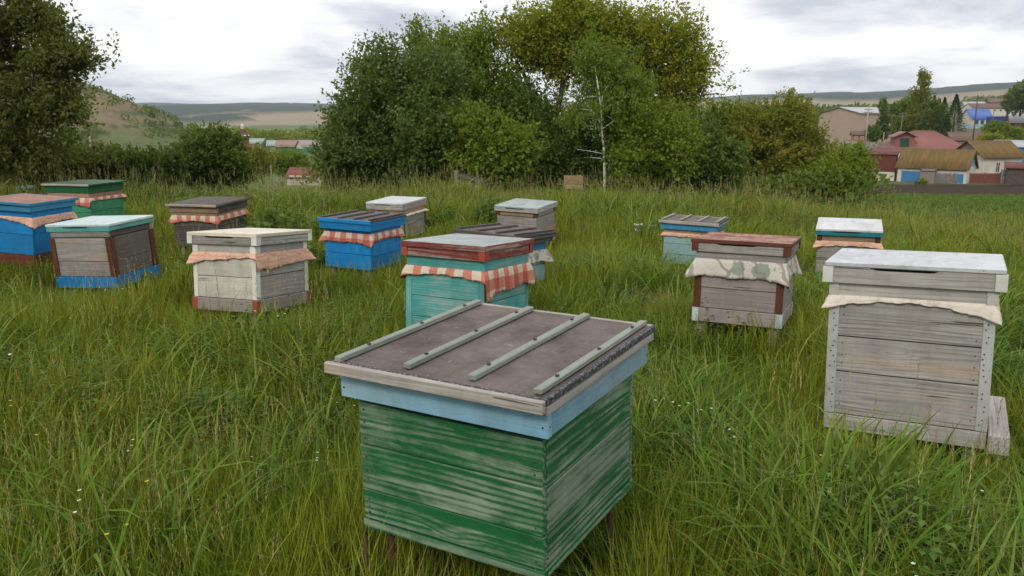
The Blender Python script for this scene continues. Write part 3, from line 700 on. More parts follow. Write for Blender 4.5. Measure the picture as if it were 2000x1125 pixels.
h_grey, lid_, body_, dm = hive('grey_right', "tall pale grey board hive on the right under a galvanised lid, the largest of all", 'sheet', .09, [.36, .60], [w_pale], w_pale,
     rim=w_pale, base=.89, basemat=w_pale, lidcorner=wood('pale_corner', wcol=(.46, .46, .43), paint=(.52, .52, .48), wear=.4, knots=False), sup_corner=MATS['pale_corner'],
     corner=(m_strip, .042, (0, 1, 2, 3), .003), cl=cloth('cream_cloth', 'cream'), drops=[(.05, .014, .062), (.075, .05, .05), (.05, .05, .05), (.05, .04, .055)], sheetm=s_galv, nails=True, flare=.008, cflare=.016)
board('stand_rail', .60, .075, .085, w_pale, h_grey, (dm[0] + .045, .02, .035), math.pi / 2, bev=.006)
mb = MB().tube([(-.05, -.26, -.07), (.02, -.285, -.095), (.12, -.29, -.10), (.22, -.285, -.10), (.235, -.28, -.12), (.238, -.27, -.16)], [.006] * 6, 8)
tag(link('hose', mb.mesh('hose', smooth=True), m_rope, None), 'thin bright blue hose hanging beneath the tall pale grey hive', 'hose')
bpy.data.objects['hose'].matrix_world = Matrix.Translation(h_grey.location) @ h_grey.rotation_quaternion.to_matrix().to_4x4()

hive('floral', "grey hive with rusty corner strips and a white cloth printed with green roses", 'sheet', .11, [.51], [w_mauve], w_grey,
     rim=w_grey, base=.80, basemat=w_mauve, lidcorner=w_brown, corner=(w_brown, .045, (0,), .003), basecorner=w_bluecorner,
     cl=cloth('floral_cloth', 'floral'), drops=[(.11, .105, .115), (.16, .10, .12), (.1, .1, .1), (.1, .1, .1)], sheetm=s_rust, flare=.016, cflare=.035, post=.05)
hive('teal_right', "small hive behind the tall grey one, teal lid rim, white top and green bottom board", 'sheet', .14, [.50], [w_grey], w_tan,
     rim=w_teal2, base=.82, basemat=w_green4, sup_corner=w_brown, cl=cloth('peach_cloth', 'peach'), drops=[(.05, .035, .04), (.05, .05, .05)] + [(.05, .05, .05)] * 2, sheetm=s_white)
hive('blue_far', "faded light blue hive with blue rimmed batten roof, partly behind the rusty cornered hive", 'felt', .11, [.41, .72], [w_ltblue], w_tan,
     rim=w_blue2, cl=cloth('peach_cloth', 'peach'), drops=[(.03, .03, .03)] * 4)
hive('red_lid', "turquoise hive with a flaking red lid rim and red checked cloth, behind the green hive", 'sheet', .13, [.48, .74], [w_teal], w_teal,
     rim=w_rustpaint, lidcorner=w_redcorner, corner=(w_teal, .04, (0, 1, 2, 3), .003), cl=cloth('check_cloth', 'check'),
     drops=[(.055, .035, .055), (.165, .125, .125), (.08, .06, .08), (.08, .06, .08)], sheetm=s_grey, flare=.016, cflare=.014)
hive('brown_batten', "pale turquoise hive under a dark brown batten roof, behind the red lidded hive", 'felt', .21, [.6], [w_ltblue], w_blue2,
     rim=w_dark, cl=cloth('floral_cloth', 'floral'), drops=[(.09, .09, .09)] * 4, flare=.03)
hive('pallet_back', "grey hive with brown corners and a grey white lid, behind the dark brown batten roof", 'sheet', .13, [.5], [[w_grey], [w_grey, w_tan], [w_grey], [w_grey]], [w_tan, w_grey, w_grey, w_grey],
     rim=w_pale, sup_corner=w_brown, sheetm=s_grey)
hive('white_back', "grey hive with a flat white lid, half hidden behind the bright blue hive", 'sheet', .17, [.5], [w_grey], w_tan,
     rim=w_pale, corner=(w_brown, .03, (1,), .004), cl=cloth('cream_cloth', 'cream'), drops=[(.02, .02, .02)] * 4, sheetm=s_white)
hive('blue_batten', "bright blue hive with a dark batten roof and a red checked cloth round its middle", 'felt', .09, [.62], [w_blue], w_blue,
     rim=w_blue, cl=cloth('check_cloth', 'check'), drops=[(.085, .08, .095), (.07, .06, .07), (.08, .06, .08), (.08, .06, .08)])
hive('cream', "cream painted hive with a cream lid, peach cloth and red brown corners on its base", 'sheet', .13, [.48], [[w_cream], [w_pale], [w_grey], [w_cream]], [w_cream, w_pale, w_pale, w_cream],
     rim=[w_grey, w_pale, w_grey, w_grey], base=.81, basemat=w_mauve, lidcorner=w_white, sup_corner=w_white, corner=(w_white, .035), basecorner=w_redcorner,
     cl=cloth('peach_cloth', 'peach'), drops=[(.075, .04, .025), (.10, .10, .07), (.07, .07, .07), (.07, .07, .07)], sheetm=s_cream, flare=.012, cflare=.03)
hive('dark_wood', "dark bare wood hive with a boarded roof and red checked cloth, behind the cream hive", 'planked', .10, [.42, .65], [w_dark], w_tan,
     rim=[w_tan, w_dark, w_dark, w_dark], cl=cloth('check_cloth', 'check'), drops=[(.075, .055, .07), (.06, .05, .06), (.06, .06, .06), (.06, .06, .06)])
hive('grey_teal', "leaning grey hive with turquoise lid rim, brown corner posts and a bright blue base", 'sheet', .11, [.53], [[w_grey], [wood('streaky_dark_board', wcol=(.15, .135, .12), dark=(.05, .045, .04), warm=.22)], [w_grey], [w_grey]], [w_grey, w_dark, w_grey, w_grey],
     rim=w_tealrim, base=.80, basemat=w_blue, corner=(w_brown, .045, (0, 1, 2, 3), .010), sheetm=s_tealwhite)
hive('blue_left', "blue hive with brown topped lid and peach cloth at the left edge, on rusty base", 'sheet', .12, [.43], [w_blue], w_blue,
     rim=w_blue2, base=.80, basemat=w_brown, cl=cloth('peach_cloth', 'peach'), drops=[(.02, .02, .07), (.085, .06, .06), (.05, .05, .05), (.05, .05, .05)], sheetm=s_brown, legm='iron', cflare=.02)
hive('green_back', "green hive with a dark green boarded lid and checked cloth, rearmost on the left", 'planked', .16, [.6], [w_green2], wood('pink_board', wcol=(.42, .25, .18), dark=(.2, .1, .07), knots=False),
     rim=w_green3, corner=(w_green2, .035, (1,), .004), cl=cloth('check_cloth', 'check'), drops=[(.08, .07, .09), (.03, .03, .035), (.05, .05, .05), (.05, .05, .05)])

# ------------------------------------------------------------------ grass
def grassmat(name, base, tip, dryc, dryamt):
    m, t, b = newmat(name)
    at_ = N(t, 'ShaderNodeAttribute'); at_.attribute_name = 'tone'
    s = N(t, 'ShaderNodeSeparateColor'); t.links.new(at_.outputs['Color'], s.inputs[0])
    gp = N(t, 'ShaderNodeNewGeometry'); oi = N(t, 'ShaderNodeObjectInfo')
    patch = noise(t, gp.outputs['Position'], .75, 4, .6)
    c = mix(t, s.outputs[0], base, tip)
    c = mix(t, ramp(t, patch, [(.38, (0, 0, 0)), (.66, (.65, .65, .65))]), c, (tip[0] * 1.35, tip[1] * 1.05, tip[2] * .9))
    c = mix(t, M(t, 'MULTIPLY', s.outputs[1], dryamt), c, dryc)
    hs = N(t, 'ShaderNodeHueSaturation'); t.links.new(c, hs.inputs['Color'])
    t.links.new(M(t, 'ADD', .60, M(t, 'MULTIPLY', oi.outputs['Random'], .70)), hs.inputs['Value'])
    c = hs.outputs[0]
    t.links.new(c, b.inputs['Base Color']); b.inputs['Roughness'].default_value = .55; b.inputs['Specular IOR Level'].default_value = .10
    tr = N(t, 'ShaderNodeBsdfTranslucent'); t.links.new(c, tr.inputs['Color'])
    ms = N(t, 'ShaderNodeMixShader'); ms.inputs[0].default_value = .26
    o = t.nodes['Material Output']; t.links.new(b.outputs[0], ms.inputs[1]); t.links.new(tr.outputs[0], ms.inputs[2]); t.links.new(ms.outputs[0], o.inputs[0])
    return m
g_leaf = grassmat('grass_blade', (.086, .150, .010), (.185, .245, .018), (.36, .31, .09), .65)
g_lush = grassmat('lush_grass_blade', (.048, .115, .012), (.108, .205, .022), (.26, .24, .09), .5)
g_head = grassmat('seed_head', (.22, .26, .075), (.32, .31, .12), (.38, .31, .16), .6)
g_weed = grassmat('weed_leaf', (.050, .105, .022), (.09, .16, .034), (.13, .19, .05), .5)
g_straw = grassmat('straw_blade', (.30, .24, .11), (.42, .34, .18), (.45, .36, .2), .5)
m_white = plain('white_petal', (.65, .65, .6), .8, bmp=0)
m_yellow = plain('yellow_petal', (.55, .42, .02), .8, bmp=0)

class TB:      # tuft builder, quads, material index, tone
    def __init__(s): s.v = []; s.f = []; s.t = []; s.mi = []
    def blade(s, x, y, h, w, lean, az, bend, tone, mi=0, seg=5, z0=0, twist=0.0):
        dx, dy = math.cos(az), math.sin(az); sx, sy = -dy, dx
        ca, sa = math.cos(twist), math.sin(twist)
        b = len(s.v); px, pz = 0.0, z0; ang = lean
        for i in range(seg + 1):
            f = i / seg; ww = w * (.75 + .5 * f) * (1 - f ** 2.6) * .5 + .0002
            wx, wy = (sx * ca + dx * sa) * ww, (sy * ca + dy * sa) * ww
            s.v.append((x + dx * px + wx, y + dy * px + wy, pz)); s.v.append((x + dx * px - wx, y + dy * px - wy, pz)); s.t += [tone, tone]
            ang = lean + bend * (f + .5 / seg) ** 1.6; px += math.sin(ang) * h / seg; pz += math.cos(ang) * h / seg
        for i in range(seg): a = b + 2 * i; s.f.append((a, a + 1, a + 3, a + 2)); s.mi.append(mi)
        return x + dx * px, y + dy * px, pz
    def leaf(s, p, d, L, w, tone, mi=0, droop=.3):
        p = Vector(p); d = Vector(d).normalized(); sd = d.cross(Vector((0, 0, 1))); sd = sd.normalized() if sd.length > .01 else Vector((1, 0, 0)); up = sd.cross(d)
        b = len(s.v)
        a = p + d * L * .5 + up * L * .06; e = p + d * L - Vector((0, 0, droop * L))
        for q_ in (p, a + sd * w / 2, e, a - sd * w / 2): s.v.append(tuple(q_)); s.t.append(tone)
        s.f.append((b, b + 1, b + 2, b + 3)); s.mi.append(mi)
    def obj(s, name, mats):
        me = npmesh(name, s.v, s.f, False, s.mi)
        for m_ in mats: me.materials.append(m_)
        setcol(me, 'tone', np.array(s.t)); return bpy.data.objects.new(name, me)
rt = random.Random(3); U = rt.uniform
tufts = bpy.data.collections.new('tuft_kinds')
GM = [g_leaf, g_head, g_weed, g_lush, g_straw, m_white, m_yellow]
def head(tb, x, y, z, az, h, tone):
    for k in range(13):
        f = k / 13; zz2 = z - h * (1 - f)
        a = U(0, 6.28); tb.leaf((x + U(-.002, .002), y + U(-.002, .002), zz2), (math.cos(a) * .28, math.sin(a) * .28, .95), U(.014, .026) * (1.2 - f * .5), .0032, tone, 1, .1)
def mk(kind, i):
    tb = TB()
    if kind == 'thin':
        for k in range(22):
            a = U(0, 6.28); r0 = .07 * math.sqrt(U(0, 1)); tn = (U(0, 1), max(0, U(-.9, .7)), 0)
            tb.blade(r0 * math.cos(a), r0 * math.sin(a), U(.26, .52), U(.003, .006), U(0, .16), a + U(-1, 1), U(.05, .85), tn, 0, 5, 0, U(-1, 1))
    elif kind == 'stem':
        for k in range(20):
            a = U(0, 6.28); r0 = .07 * math.sqrt(U(0, 1)); tb.blade(r0 * math.cos(a), r0 * math.sin(a), U(.22, .46), .005, U(0, .25), a, U(.2, 1.3), (U(0, 1), max(0, U(-.5, .8)), 0), 0, 4, 0, U(-1, 1))
        for k in range(2):
            a = U(0, 6.28); r0 = .06 * U(0, 1); h = U(.40, .62); ln = U(0, .14)
            x, y, z = tb.blade(r0 * math.cos(a), r0 * math.sin(a), h, .0028, ln, a, U(.05, .22), (.8, .5, 0), 0, 4)
            head(tb, x, y, z, a, U(.08, .13), (U(0, 1), U(0, 1), 0))
    elif kind == 'lush':
        for k in range(11):
            a = U(0, 6.28); r0 = .06 * math.sqrt(U(0, 1))
            tb.blade(r0 * math.cos(a), r0 * math.sin(a), U(.34, .70), U(.010, .018), U(.02, .3), a + U(-.6, .6), U(.6, 2.1), (U(0, 1), max(0, U(-1.5, .5)), 0), 3, 7, 0, U(-.6, .6))
        for k in range(8):
            a = U(0, 6.28); tb.blade(U(-.05, .05), U(-.05, .05), U(.2, .4), .005, U(0, .3), a, U(.2, 1), (U(0, 1), 0, 0), 0, 4)
    elif kind == 'weed':
        for k in range(2):
            a = U(0, 6.28); h = U(.25, .45); x0, y0 = U(-.03, .03), U(-.03, .03); x, y, z = tb.blade(x0, y0, h, .005, U(0, .15), a, .1, (.4, 0, 0), 2, 3)
            for j in range(15):
                f = (j + 1) / 15; b_ = j * 2.4; p = (x0 + (x - x0) * f, y0 + (y - y0) * f, z * f)
                tb.leaf(p, (math.cos(b_), math.sin(b_), .35), U(.035, .07) * (1.1 - f * .5), U(.016, .028), (U(0, 1), U(0, .6), 0), 2, .25)
    elif kind == 'straw':
        for k in range(24):
            a = U(0, 6.28); r0 = .09 * math.sqrt(U(0, 1)); tb.blade(r0 * math.cos(a), r0 * math.sin(a), U(.2, .42), .004, U(0, .5), a, U(.1, 1.8), (U(0, 1), U(0, 1), 0), 4, 4, 0, U(-1, 1))
    elif kind == 'flower':
        for k in range(3):
            a = U(0, 6.28); x, y, z = tb.blade(U(-.05, .05), U(-.05, .05), U(.36, .52), .0028, U(0, .15), a, .15, (.6, 0, 0), 0, 4)
            for j in range(8): b_ = j * .785; tb.leaf((x, y, z), (math.cos(b_), math.sin(b_), .5), .008, .006, (1, 0, 0), 5 if i % 2 == 0 else 6, .0)
        for k in range(8): tb.blade(U(-.05, .05), U(-.05, .05), U(.2, .4), .005, U(0, .3), U(0, 6), U(.2, 1), (U(0, 1), 0, 0), 0, 4)
    o = tb.obj('tuft_%02d' % i, GM); tufts.objects.link(o)
kinds = ['thin'] * 5 + ['stem'] * 4 + ['lush'] * 4 + ['weed'] * 2 + ['straw'] + ['flower'] * 2
for i, k in enumerate(kinds): mk(k, i)
IX = {k: [i for i, q_ in enumerate(kinds) if q_ == k] for k in set(kinds)}

def scatter(n, r0, r1, power):
    u = rng.random(n); r = (r0 ** power + u * (r1 ** power - r0 ** power)) ** (1 / power)
    a = np.radians(rng.uniform(-49, 49, n)); return r * np.sin(a), r * np.cos(a)
xs, ys = [], []
for n, r0, r1 in ((12000, .9, 4.0), (17000, 4.0, 8.0), (20000, 8.0, 15.0), (12000, 15, 26)):
    x, y = scatter(n, r0, r1, 2); xs.append(x); ys.append(y)
xs = np.concatenate(xs); ys = np.concatenate(ys); n = len(xs); rr_ = np.hypot(xs, ys)
scl = rng.uniform(.70, 1.0, n) * (.66 + .62 * vnoise(xs * .9, ys * .9)) * (.96 + .20 * np.clip((rr_ - 9) / 4, 0, 1))
keep = np.ones(n, bool)
for (hx, hy, bz, hb_, yw) in HIVE_AT:
    c_, s_ = math.cos(-yw), math.sin(-yw); lx = (xs - hx) * c_ - (ys - hy) * s_; ly = (xs - hx) * s_ + (ys - hy) * c_
    ins = (np.abs(lx) < hb_ + .05) & (np.abs(ly) < hb_ + .05); room = bz - ground(xs, ys)
    scl = np.where(ins, np.minimum(scl, room / .62), scl); keep &= ~(ins & (rng.random(n) < .55))
    # trodden and shorter just in front of each hive
    near = (np.abs(lx) < hb_ + .36) & (np.abs(ly) < hb_ + .36) & ~ins; scl = np.where(near, np.minimum(room, .36) / .345 * rng.uniform(.72, 1.12, n), scl)
# the tall grass just round the camera was walked down a little
scl = scl * np.clip((rr_ - .3) / 1.5, .7, 1)
pz_ = vnoise(xs * .55 + 31, ys * .55); pr = rng.random(n); side = np.clip((xs + .8) / 3.5, 0, 1)   # lusher to the right
kind = np.array([rt.choice(IX['thin']) for _ in range(n)])
def put(mask, k):
    global kind
    ii = np.where(mask)[0]; kind[ii] = rng.choice(IX[k], len(ii))
put(pr < .03 + .08 * (1 - side) * (pz_ > .4) + .26 * np.clip((rr_ - 9) / 5, 0, 1), 'stem')
put((pr > .36) & (pr < .46 + .56 * side * np.clip((9 - rr_) / 4, 0, 1)), 'lush')
put((vnoise(xs * .8 + 5, ys * .8 + 9) > .72) & (pr > .7), 'weed')
put(rng.random(n) < .005, 'flower')
for (hx, hy, bz, hb_, yw) in HIVE_AT:
    put((np.hypot(xs - hx, ys - hy) < hb_ * 1.41 + .35) & np.isin(kind, IX['stem'] + IX['flower']), 'thin')
for (hx, hy, bz, hb_, yw) in HIVE_AT:
    scl = np.where((np.hypot(xs - hx, ys - hy) < hb_ * 1.41 + .40) & np.isin(kind, IX['lush']), scl * .72, scl)
put((np.hypot(xs - 1.12, ys - 6.2) < .38) & (rng.random(n) < .8), 'straw')
scl = np.where(np.hypot((xs - 4.4), (ys - 12)) < 1.5, scl * .9, scl)
keep &= rng.random(n) < 1.0
xs, ys, scl, kind, rr_ = (v[keep] for v in (xs, ys, scl, kind, rr_)); n = len(xs)
zs_ = ground(xs, ys) - .01
me = bpy.data.meshes.new('meadow_grass'); me.vertices.add(n)
me.vertices.foreach_set('co', np.stack([xs, ys, zs_], 1).astype(np.float32).ravel())
wide = np.clip(rr_ / 9, 1, 1.6)
for nm, tp, arr in (('scl', 'FLOAT_VECTOR', np.stack([scl * wide, scl * wide, scl], 1)), ('idx', 'INT', kind), ('rot', 'FLOAT_VECTOR', np.stack([rng.normal(0, .09, n) + .02, rng.normal(.0, .09, n), rng.uniform(0, 6.28, n)], 1))):
    a = me.attributes.new(nm, tp, 'POINT')
    a.data.foreach_set('vector' if tp != 'INT' else 'value', np.asarray(arr, np.float32 if tp != 'INT' else np.int32).ravel())
go = tag(link('meadow_grass', me), 'tall uncut meadow grass with seed heads between the beehives', 'grass', kind='stuff')
ng = bpy.data.node_groups.new('grow', 'GeometryNodeTree')
ng.interface.new_socket('Geometry', in_out='INPUT', socket_type='NodeSocketGeometry'); ng.interface.new_socket('Geometry', in_out='OUTPUT', socket_type='NodeSocketGeometry')
gi, gout = ng.nodes.new('NodeGroupInput'), ng.nodes.new('NodeGroupOutput')
ip = ng.nodes.new('GeometryNodeInstanceOnPoints'); ci = ng.nodes.new('GeometryNodeCollectionInfo'); ci.inputs['Collection'].default_value = tufts
ci.inputs['Separate Children'].default_value = True; ci.inputs['Reset Children'].default_value = True
def named(nm, ty):
    a = ng.nodes.new('GeometryNodeInputNamedAttribute'); a.data_type = ty; a.inputs['Name'].default_value = nm; return a.outputs['Attribute']
ip.inputs['Pick Instance'].default_value = True
ng.links.new(gi.outputs[0], ip.inputs['Points']); ng.links.new(ci.outputs[0], ip.inputs['Instance'])
ng.links.new(named('idx', 'INT'), ip.inputs['Instance Index']); ng.links.new(named('scl', 'FLOAT_VECTOR'), ip.inputs['Scale'])
ng.links.new(named('rot', 'FLOAT_VECTOR'), ip.inputs['Rotation']); ng.links.new(ip.outputs[0], gout.inputs[0])
md = go.modifiers.new('grow', 'NODES'); md.node_group = ng

# ------------------------------------------------------------------ trees and bushes
def leaves(P, D, size, asp=.5, spread=1.0, lobes=False):
    """P leaf bases (n,3), D directions (n,3): folded diamond leaves, returns verts, quads"""
    n = len(P); D = D / (np.linalg.norm(D, axis=1, keepdims=True) + 1e-9)
    A = rng.normal(size=(n, 3)); S = np.cross(D, A); S /= np.linalg.norm(S, axis=1, keepdims=True) + 1e-9; Nn = np.cross(S, D)
    L = size * rng.uniform(.65, 1.25, (n, 1)); W = L * asp
    a = P; b_ = P + D * L * .45 + S * W * .5 + Nn * L * .08; c_ = P + D * L; d_ = P + D * L * .45 - S * W * .5 + Nn * L * .08
    V = np.stack([a, b_, c_, d_], 1).reshape(-1, 3); Fq = np.arange(4 * n).reshape(-1, 4); return V, Fq
BARK = plain('brown_bark', (.085, .065, .05), .9, scale=9, aniso=(3, 3, .6), bmp=.6, bdist=.02)
BARKG = plain('grey_bark', (.13, .115, .095), .9, scale=9, aniso=(3, 3, .6), bmp=.6, bdist=.02)
def birchbark():
    m, t, b = newmat('birch_bark'); co, rd = objco(t)
    f = noise(t, vmul(t, co, (3, 3, 14)), 1.6, 4, .6); g = noise(t, co, 1.2, 3)
    c = mix(t, ramp(t, f, [(.55, (0, 0, 0)), (.62, (1, 1, 1))]), (.60, .57, .51), (.06, .05, .045)); t.links.new(c, b.inputs['Base Color']); b.inputs['Roughness'].default_value = .7; return m
BIRCH = birchbark()
def rot_basis(n): return n
def tree(name, label, cat, base, blobs, nspray, per, leaf, mat, bark=BARK, trunk_r=.10, sprayr=.30, droop=0.0, seed=0, group=None, gap=.42, trunk_top=None, asp=.5, yellow=.25, limbs=True, nb=160, bend=.25, gapf=1.1, extra_trunks=()):
    """blobs: (centre, radii, weight). Leaves sit in sprays at the ends of thin branches all through the crown"""
    rs = np.random.default_rng(seed + 100); rp = random.Random(seed)
    base = Vector(base); root = bpy.data.objects.new(name, None); C.objects.link(root); root.location = base; tag(root, label, cat, group)
    cen = np.array([list(Vector(b_[0]) - base) for b_ in blobs]); rad = np.array([b_[1] for b_ in blobs]); wt = np.array([b_[2] for b_ in blobs], float); wt /= wt.sum()
    k = rs.choice(len(blobs), nspray * 2, p=wt)
    dirs = rs.normal(size=(len(k), 3)); dirs /= np.linalg.norm(dirs, axis=1, keepdims=True)
    rr = rs.random(len(k)) ** .42
    rr = rr * (1 + .16 * (fbm(dirs[:, 0] * 2.3 + k * 7, dirs[:, 1] * 2.3, dirs[:, 2] * 2.3) - .35) * 2.2)
    P = cen[k] + dirs * rad[k] * rr[:, None]
    nz = fbm(P[:, 0] * gapf + seed * 3.1, P[:, 1] * gapf, P[:, 2] * gapf, 2)
    ok = (nz > gap) & (P[:, 2] > .05); P, dirs, nz = P[ok][:nspray], dirs[ok][:nspray], nz[ok][:nspray]
    ns = len(P)
    # leaves
    out_ = P - cen.mean(0); out_ /= np.linalg.norm(out_, axis=1, keepdims=True) + 1e-6
    dd = out_ * .8 + rs.normal(size=(ns, 3)) * .5 + np.array([0, 0, .6 - droop * 1.8]); dd /= np.linalg.norm(dd, axis=1, keepdims=True)
    tt = rs.random((ns, per, 1)); sr = sprayr * rs.uniform(.6, 1.35, (ns, 1, 1))
    LP = P[:, None] + dd[:, None] * (tt - .4) * sr * 2.7 + rs.normal(size=(ns, per, 3)) * sr * (.13 + .22 * (1 - tt))
    LD = dd[:, None] * .7 + rs.normal(size=(ns, per, 3)) * .75 + np.array([0, 0, -.15 - droop])
    V, Fq = leaves(LP.reshape(-1, 3), LD.reshape(-1, 3), leaf, asp)
    me = npmesh('crown', V, Fq)
    tone = np.zeros((ns * per, 3)); tone[:, 0] = rs.random(ns * per)
    sy = np.clip((rs.random(ns) - (1 - yellow)) / max(yellow, .01), 0, 1) * .8 + np.clip(fbm(P[:, 0] * .8 + 9, P[:, 1] * .8, P[:, 2] * .8 + seed) - .5, 0, 1) * 2 * yellow
    tone[:, 1] = np.repeat(np.clip(sy, 0, 1), per) * rs.uniform(.5, 1, ns * per)
    setcol(me, 'tone', np.repeat(tone, 4, 0)); link('crown', me, mat, root)
    # trunk, limbs, branches
    top = Vector(trunk_top) - base if trunk_top is not None else Vector(cen.mean(0)) + Vector((0, 0, .2))
    mb = MB(); nodes = []
    def limb(a, b_, ra, rb, n_=6, wob_=.08, seg=6):
        a, b_ = Vector(a), Vector(b_); L = (b_ - a).length; pts = []
        mid = Vector((rp.uniform(-1, 1), rp.uniform(-1, 1), rp.uniform(.1, 1))) * L * wob_
        for i in range(n_ + 1):
            f = i / n_; pts.append(a.lerp(b_, f) + mid * math.sin(math.pi * f) + Vector((rp.uniform(-1, 1), rp.uniform(-1, 1), 0)) * L * .012)
        mb.tube(pts, [ra + (rb - ra) * i / n_ for i in range(n_ + 1)], seg)
        for i, p in enumerate(pts[1:], 1): nodes.append((p, ra + (rb - ra) * i / n_))
    limb((0, 0, -.2), top, trunk_r, trunk_r * .3, 8, bend * .3, 8)
    for et in extra_trunks: limb(Vector(et[0]) - base, Vector(et[1]) - base, et[2], et[2] * .3, 8, .05, 7)
    tn = list(nodes)
    if limbs:
        for c0 in cen:
            c0 = Vector(c0); cand = [q_ for q_ in tn if q_[0].z < c0.z] or tn[:1]
            st = min(cand, key=lambda q_: (q_[0] - c0).length + rp.random() * .3); limb(st[0], c0, st[1] * .6, st[1] * .15 + .006, 6, .12, 5)
    NP = np.array([list(q_[0]) for q_ in nodes]); NRd = [q_[1] for q_ in nodes]
    for i in rs.choice(ns, min(nb, ns), replace=False):
        p = P[i]; d_ = np.linalg.norm(NP - p, axis=1) + np.where(NP[:, 2] > p[2], .5, 0); j = int(np.argmin(d_))
        a = Vector(NP[j]); b_ = Vector(p); r0 = min(NRd[j] * .6, .018)
        md_ = a.lerp(b_, .5) + Vector((rp.uniform(-.1, .1), rp.uniform(-.1, .1), .06)) * (b_ - a).length
        mb.tube([a, md_, b_], [r0, r0 * .7, r0 * .3], 4)
    link('trunk', mb.mesh('trunk', smooth=True, fix=False), bark, root)
    return root
L_dark = leafmat('dark_leaf', (.052, .095, .018), (.105, .155, .028), (.13, .165, .036), .3)
L_lilac = leafmat('lilac_leaf', (.052, .092, .018), (.105, .150, .030), (.19, .24, .11), .3)
L_maple = leafmat('maple_leaf', (.14, .185, .014), (.27, .30, .024), (.36, .30, .034), .45)
L_mid = leafmat('mid_leaf', (.090, .150, .014), (.175, .235, .024), (.23, .225, .036), .4)
L_birch = leafmat('birch_leaf', (.10, .165, .022), (.18, .25, .036), (.19, .21, .045), .45)
L_olive = leafmat('olive_leaf', (.115, .135, .020), (.20, .21, .030), (.27, .22, .042), .4)
L_brownish = leafmat('near_tree_leaf', (.060, .082, .018), (.13, .14, .034), (.22, .17, .08), .4)
L_spruce = leafmat('spruce_needle', (.018, .036, .020), (.030, .052, .028), (.05, .075, .035), .15)
def B(px, py, Y, rx, rz, ry=None, w=1.0):        # crown blob: radii in photo pixels turned into metres at its distance
    p = at(px, py, Y); s = Y / F; return (tuple(p), (rx * s, (ry if ry else (rx + rz) / 2) * s, rz * s), w)
def bs(px, Y): return on_ground(px, Y)

GT = 'trees of the central thicket'
tree('broadleaf_tree', 'broad dark round leafed tree at the left end of the central thicket', 'tree', bs(790, 18.5),
     [B(760, 200, 18.5, 90, 80, w=2), B(720, 275, 18.2, 85, 80, w=2), B(830, 280, 17.8, 90, 85, w=2), B(740, 130, 18.8, 45, 40, w=.6), B(850, 180, 18.6, 70, 70, w=1.3), B(680, 325, 17.8, 55, 40, w=.8)],
     1600, 34, .080, L_lilac, trunk_r=.11, seed=1, group=GT, asp=.62, yellow=.22, sprayr=.26, gap=.30)
tree('slender_tree', 'thin airy tree top rising behind the dark left end of the thicket', 'tree', bs(835, 22),
     [B(822, 75, 22, 26, 36, w=.7), B(840, 140, 22, 46, 60, w=1.2), B(805, 120, 22, 18, 30, w=.4), B(862, 90, 22.2, 22, 24, w=.4)], 230, 26, .085, L_mid, trunk_r=.08, seed=2, group=GT, gap=.34, sprayr=.22, trunk_top=at(822, 50, 22))
tree('broadleaf_tree', 'loose mid green tree with twin upright tops left of the tall maple', 'tree', bs(940, 21),
     [B(905, 110, 21, 42, 50), B(940, 80, 21, 36, 32, w=.7), B(925, 180, 21, 75, 70, w=1.6), B(880, 205, 20.8, 50, 60), B(985, 200, 21, 50, 50, w=.7)], 800, 26, .10, L_mid, seed=3, group=GT, gap=.36, trunk_top=at(930, 90, 21))
tree('maple_tree', 'tallest maple of the thicket with a wide arching yellow green top', 'tree', bs(1085, 21),
     [B(1110, 55, 21, 75, 46, w=2), B(1030, 85, 21, 62, 45, w=1.6), B(1165, 75, 21.3, 50, 50, w=1.3), B(1090, 110, 21, 70, 40, w=1.2), B(985, 120, 21, 36, 35, w=.6), B(1105, 25, 21, 24, 20, w=.3), B(1150, 150, 21.5, 60, 45, w=.8), B(1000, 160, 21.4, 40, 30, w=.4)],
     1250, 26, .095, L_maple, trunk_r=.15, seed=4, group=GT, gap=.41, trunk_top=at(1105, 120, 21), yellow=.3, extra_trunks=((at(1080, 330, 21), at(1010, 120, 21), .09),))
tree('maple_tree', 'wide yellow green maple with open branches at the right of the thicket', 'tree', bs(1290, 21),
     [B(1250, 85, 21, 62, 55, w=1.6), B(1310, 85, 21, 60, 48, w=1.5), B(1350, 130, 21, 50, 45, w=1.0), B(1270, 160, 21, 70, 55, w=1.3), B(1388, 165, 21, 42, 34, w=.55), B(1412, 185, 21, 22, 16, w=.14), B(1340, 190, 21, 55, 40, w=.8), B(1215, 60, 21, 30, 30, w=.5), B(1290, 235, 20.6, 60, 50, w=.8)],
     1000, 26, .095, L_maple, trunk_r=.13, seed=5, group=GT, gap=.45, trunk_top=at(1290, 120, 21), yellow=.55, extra_trunks=((at(1290, 330, 21), at(1370, 170, 21), .07), (at(1285, 330, 21), at(1230, 110, 21), .08)))
tree('birch_tree', 'slim white trunked birch standing in front of the thicket', 'tree', bs(1179, 18.45),
     [B(1150, 190, 18.7, 55, 60, w=1.2), B(1205, 165, 18.9, 50, 55, w=1.1), B(1170, 115, 18.9, 45, 38, w=.8), B(1120, 215, 18.8, 30, 40, w=.5), B(1230, 225, 18.9, 34, 55, w=.6)], 430, 34, .075, L_birch, bark=BIRCH, trunk_r=.038, seed=6, group=GT, gap=.40, droop=.55, asp=.42,
     trunk_top=at(1167, 150, 18.5), sprayr=.24, yellow=.2, nb=30, bend=.1, extra_trunks=((at(1172, 240, 18.45), at(1142, 200, 18.5), .018), (at(1177, 300, 18.45), at(1128, 292, 18.4), .010), (at(1175, 200, 18.45), at(1188, 165, 18.6), .010), (at(1176, 310, 18.45), at(1140, 308, 18.4), .009)))
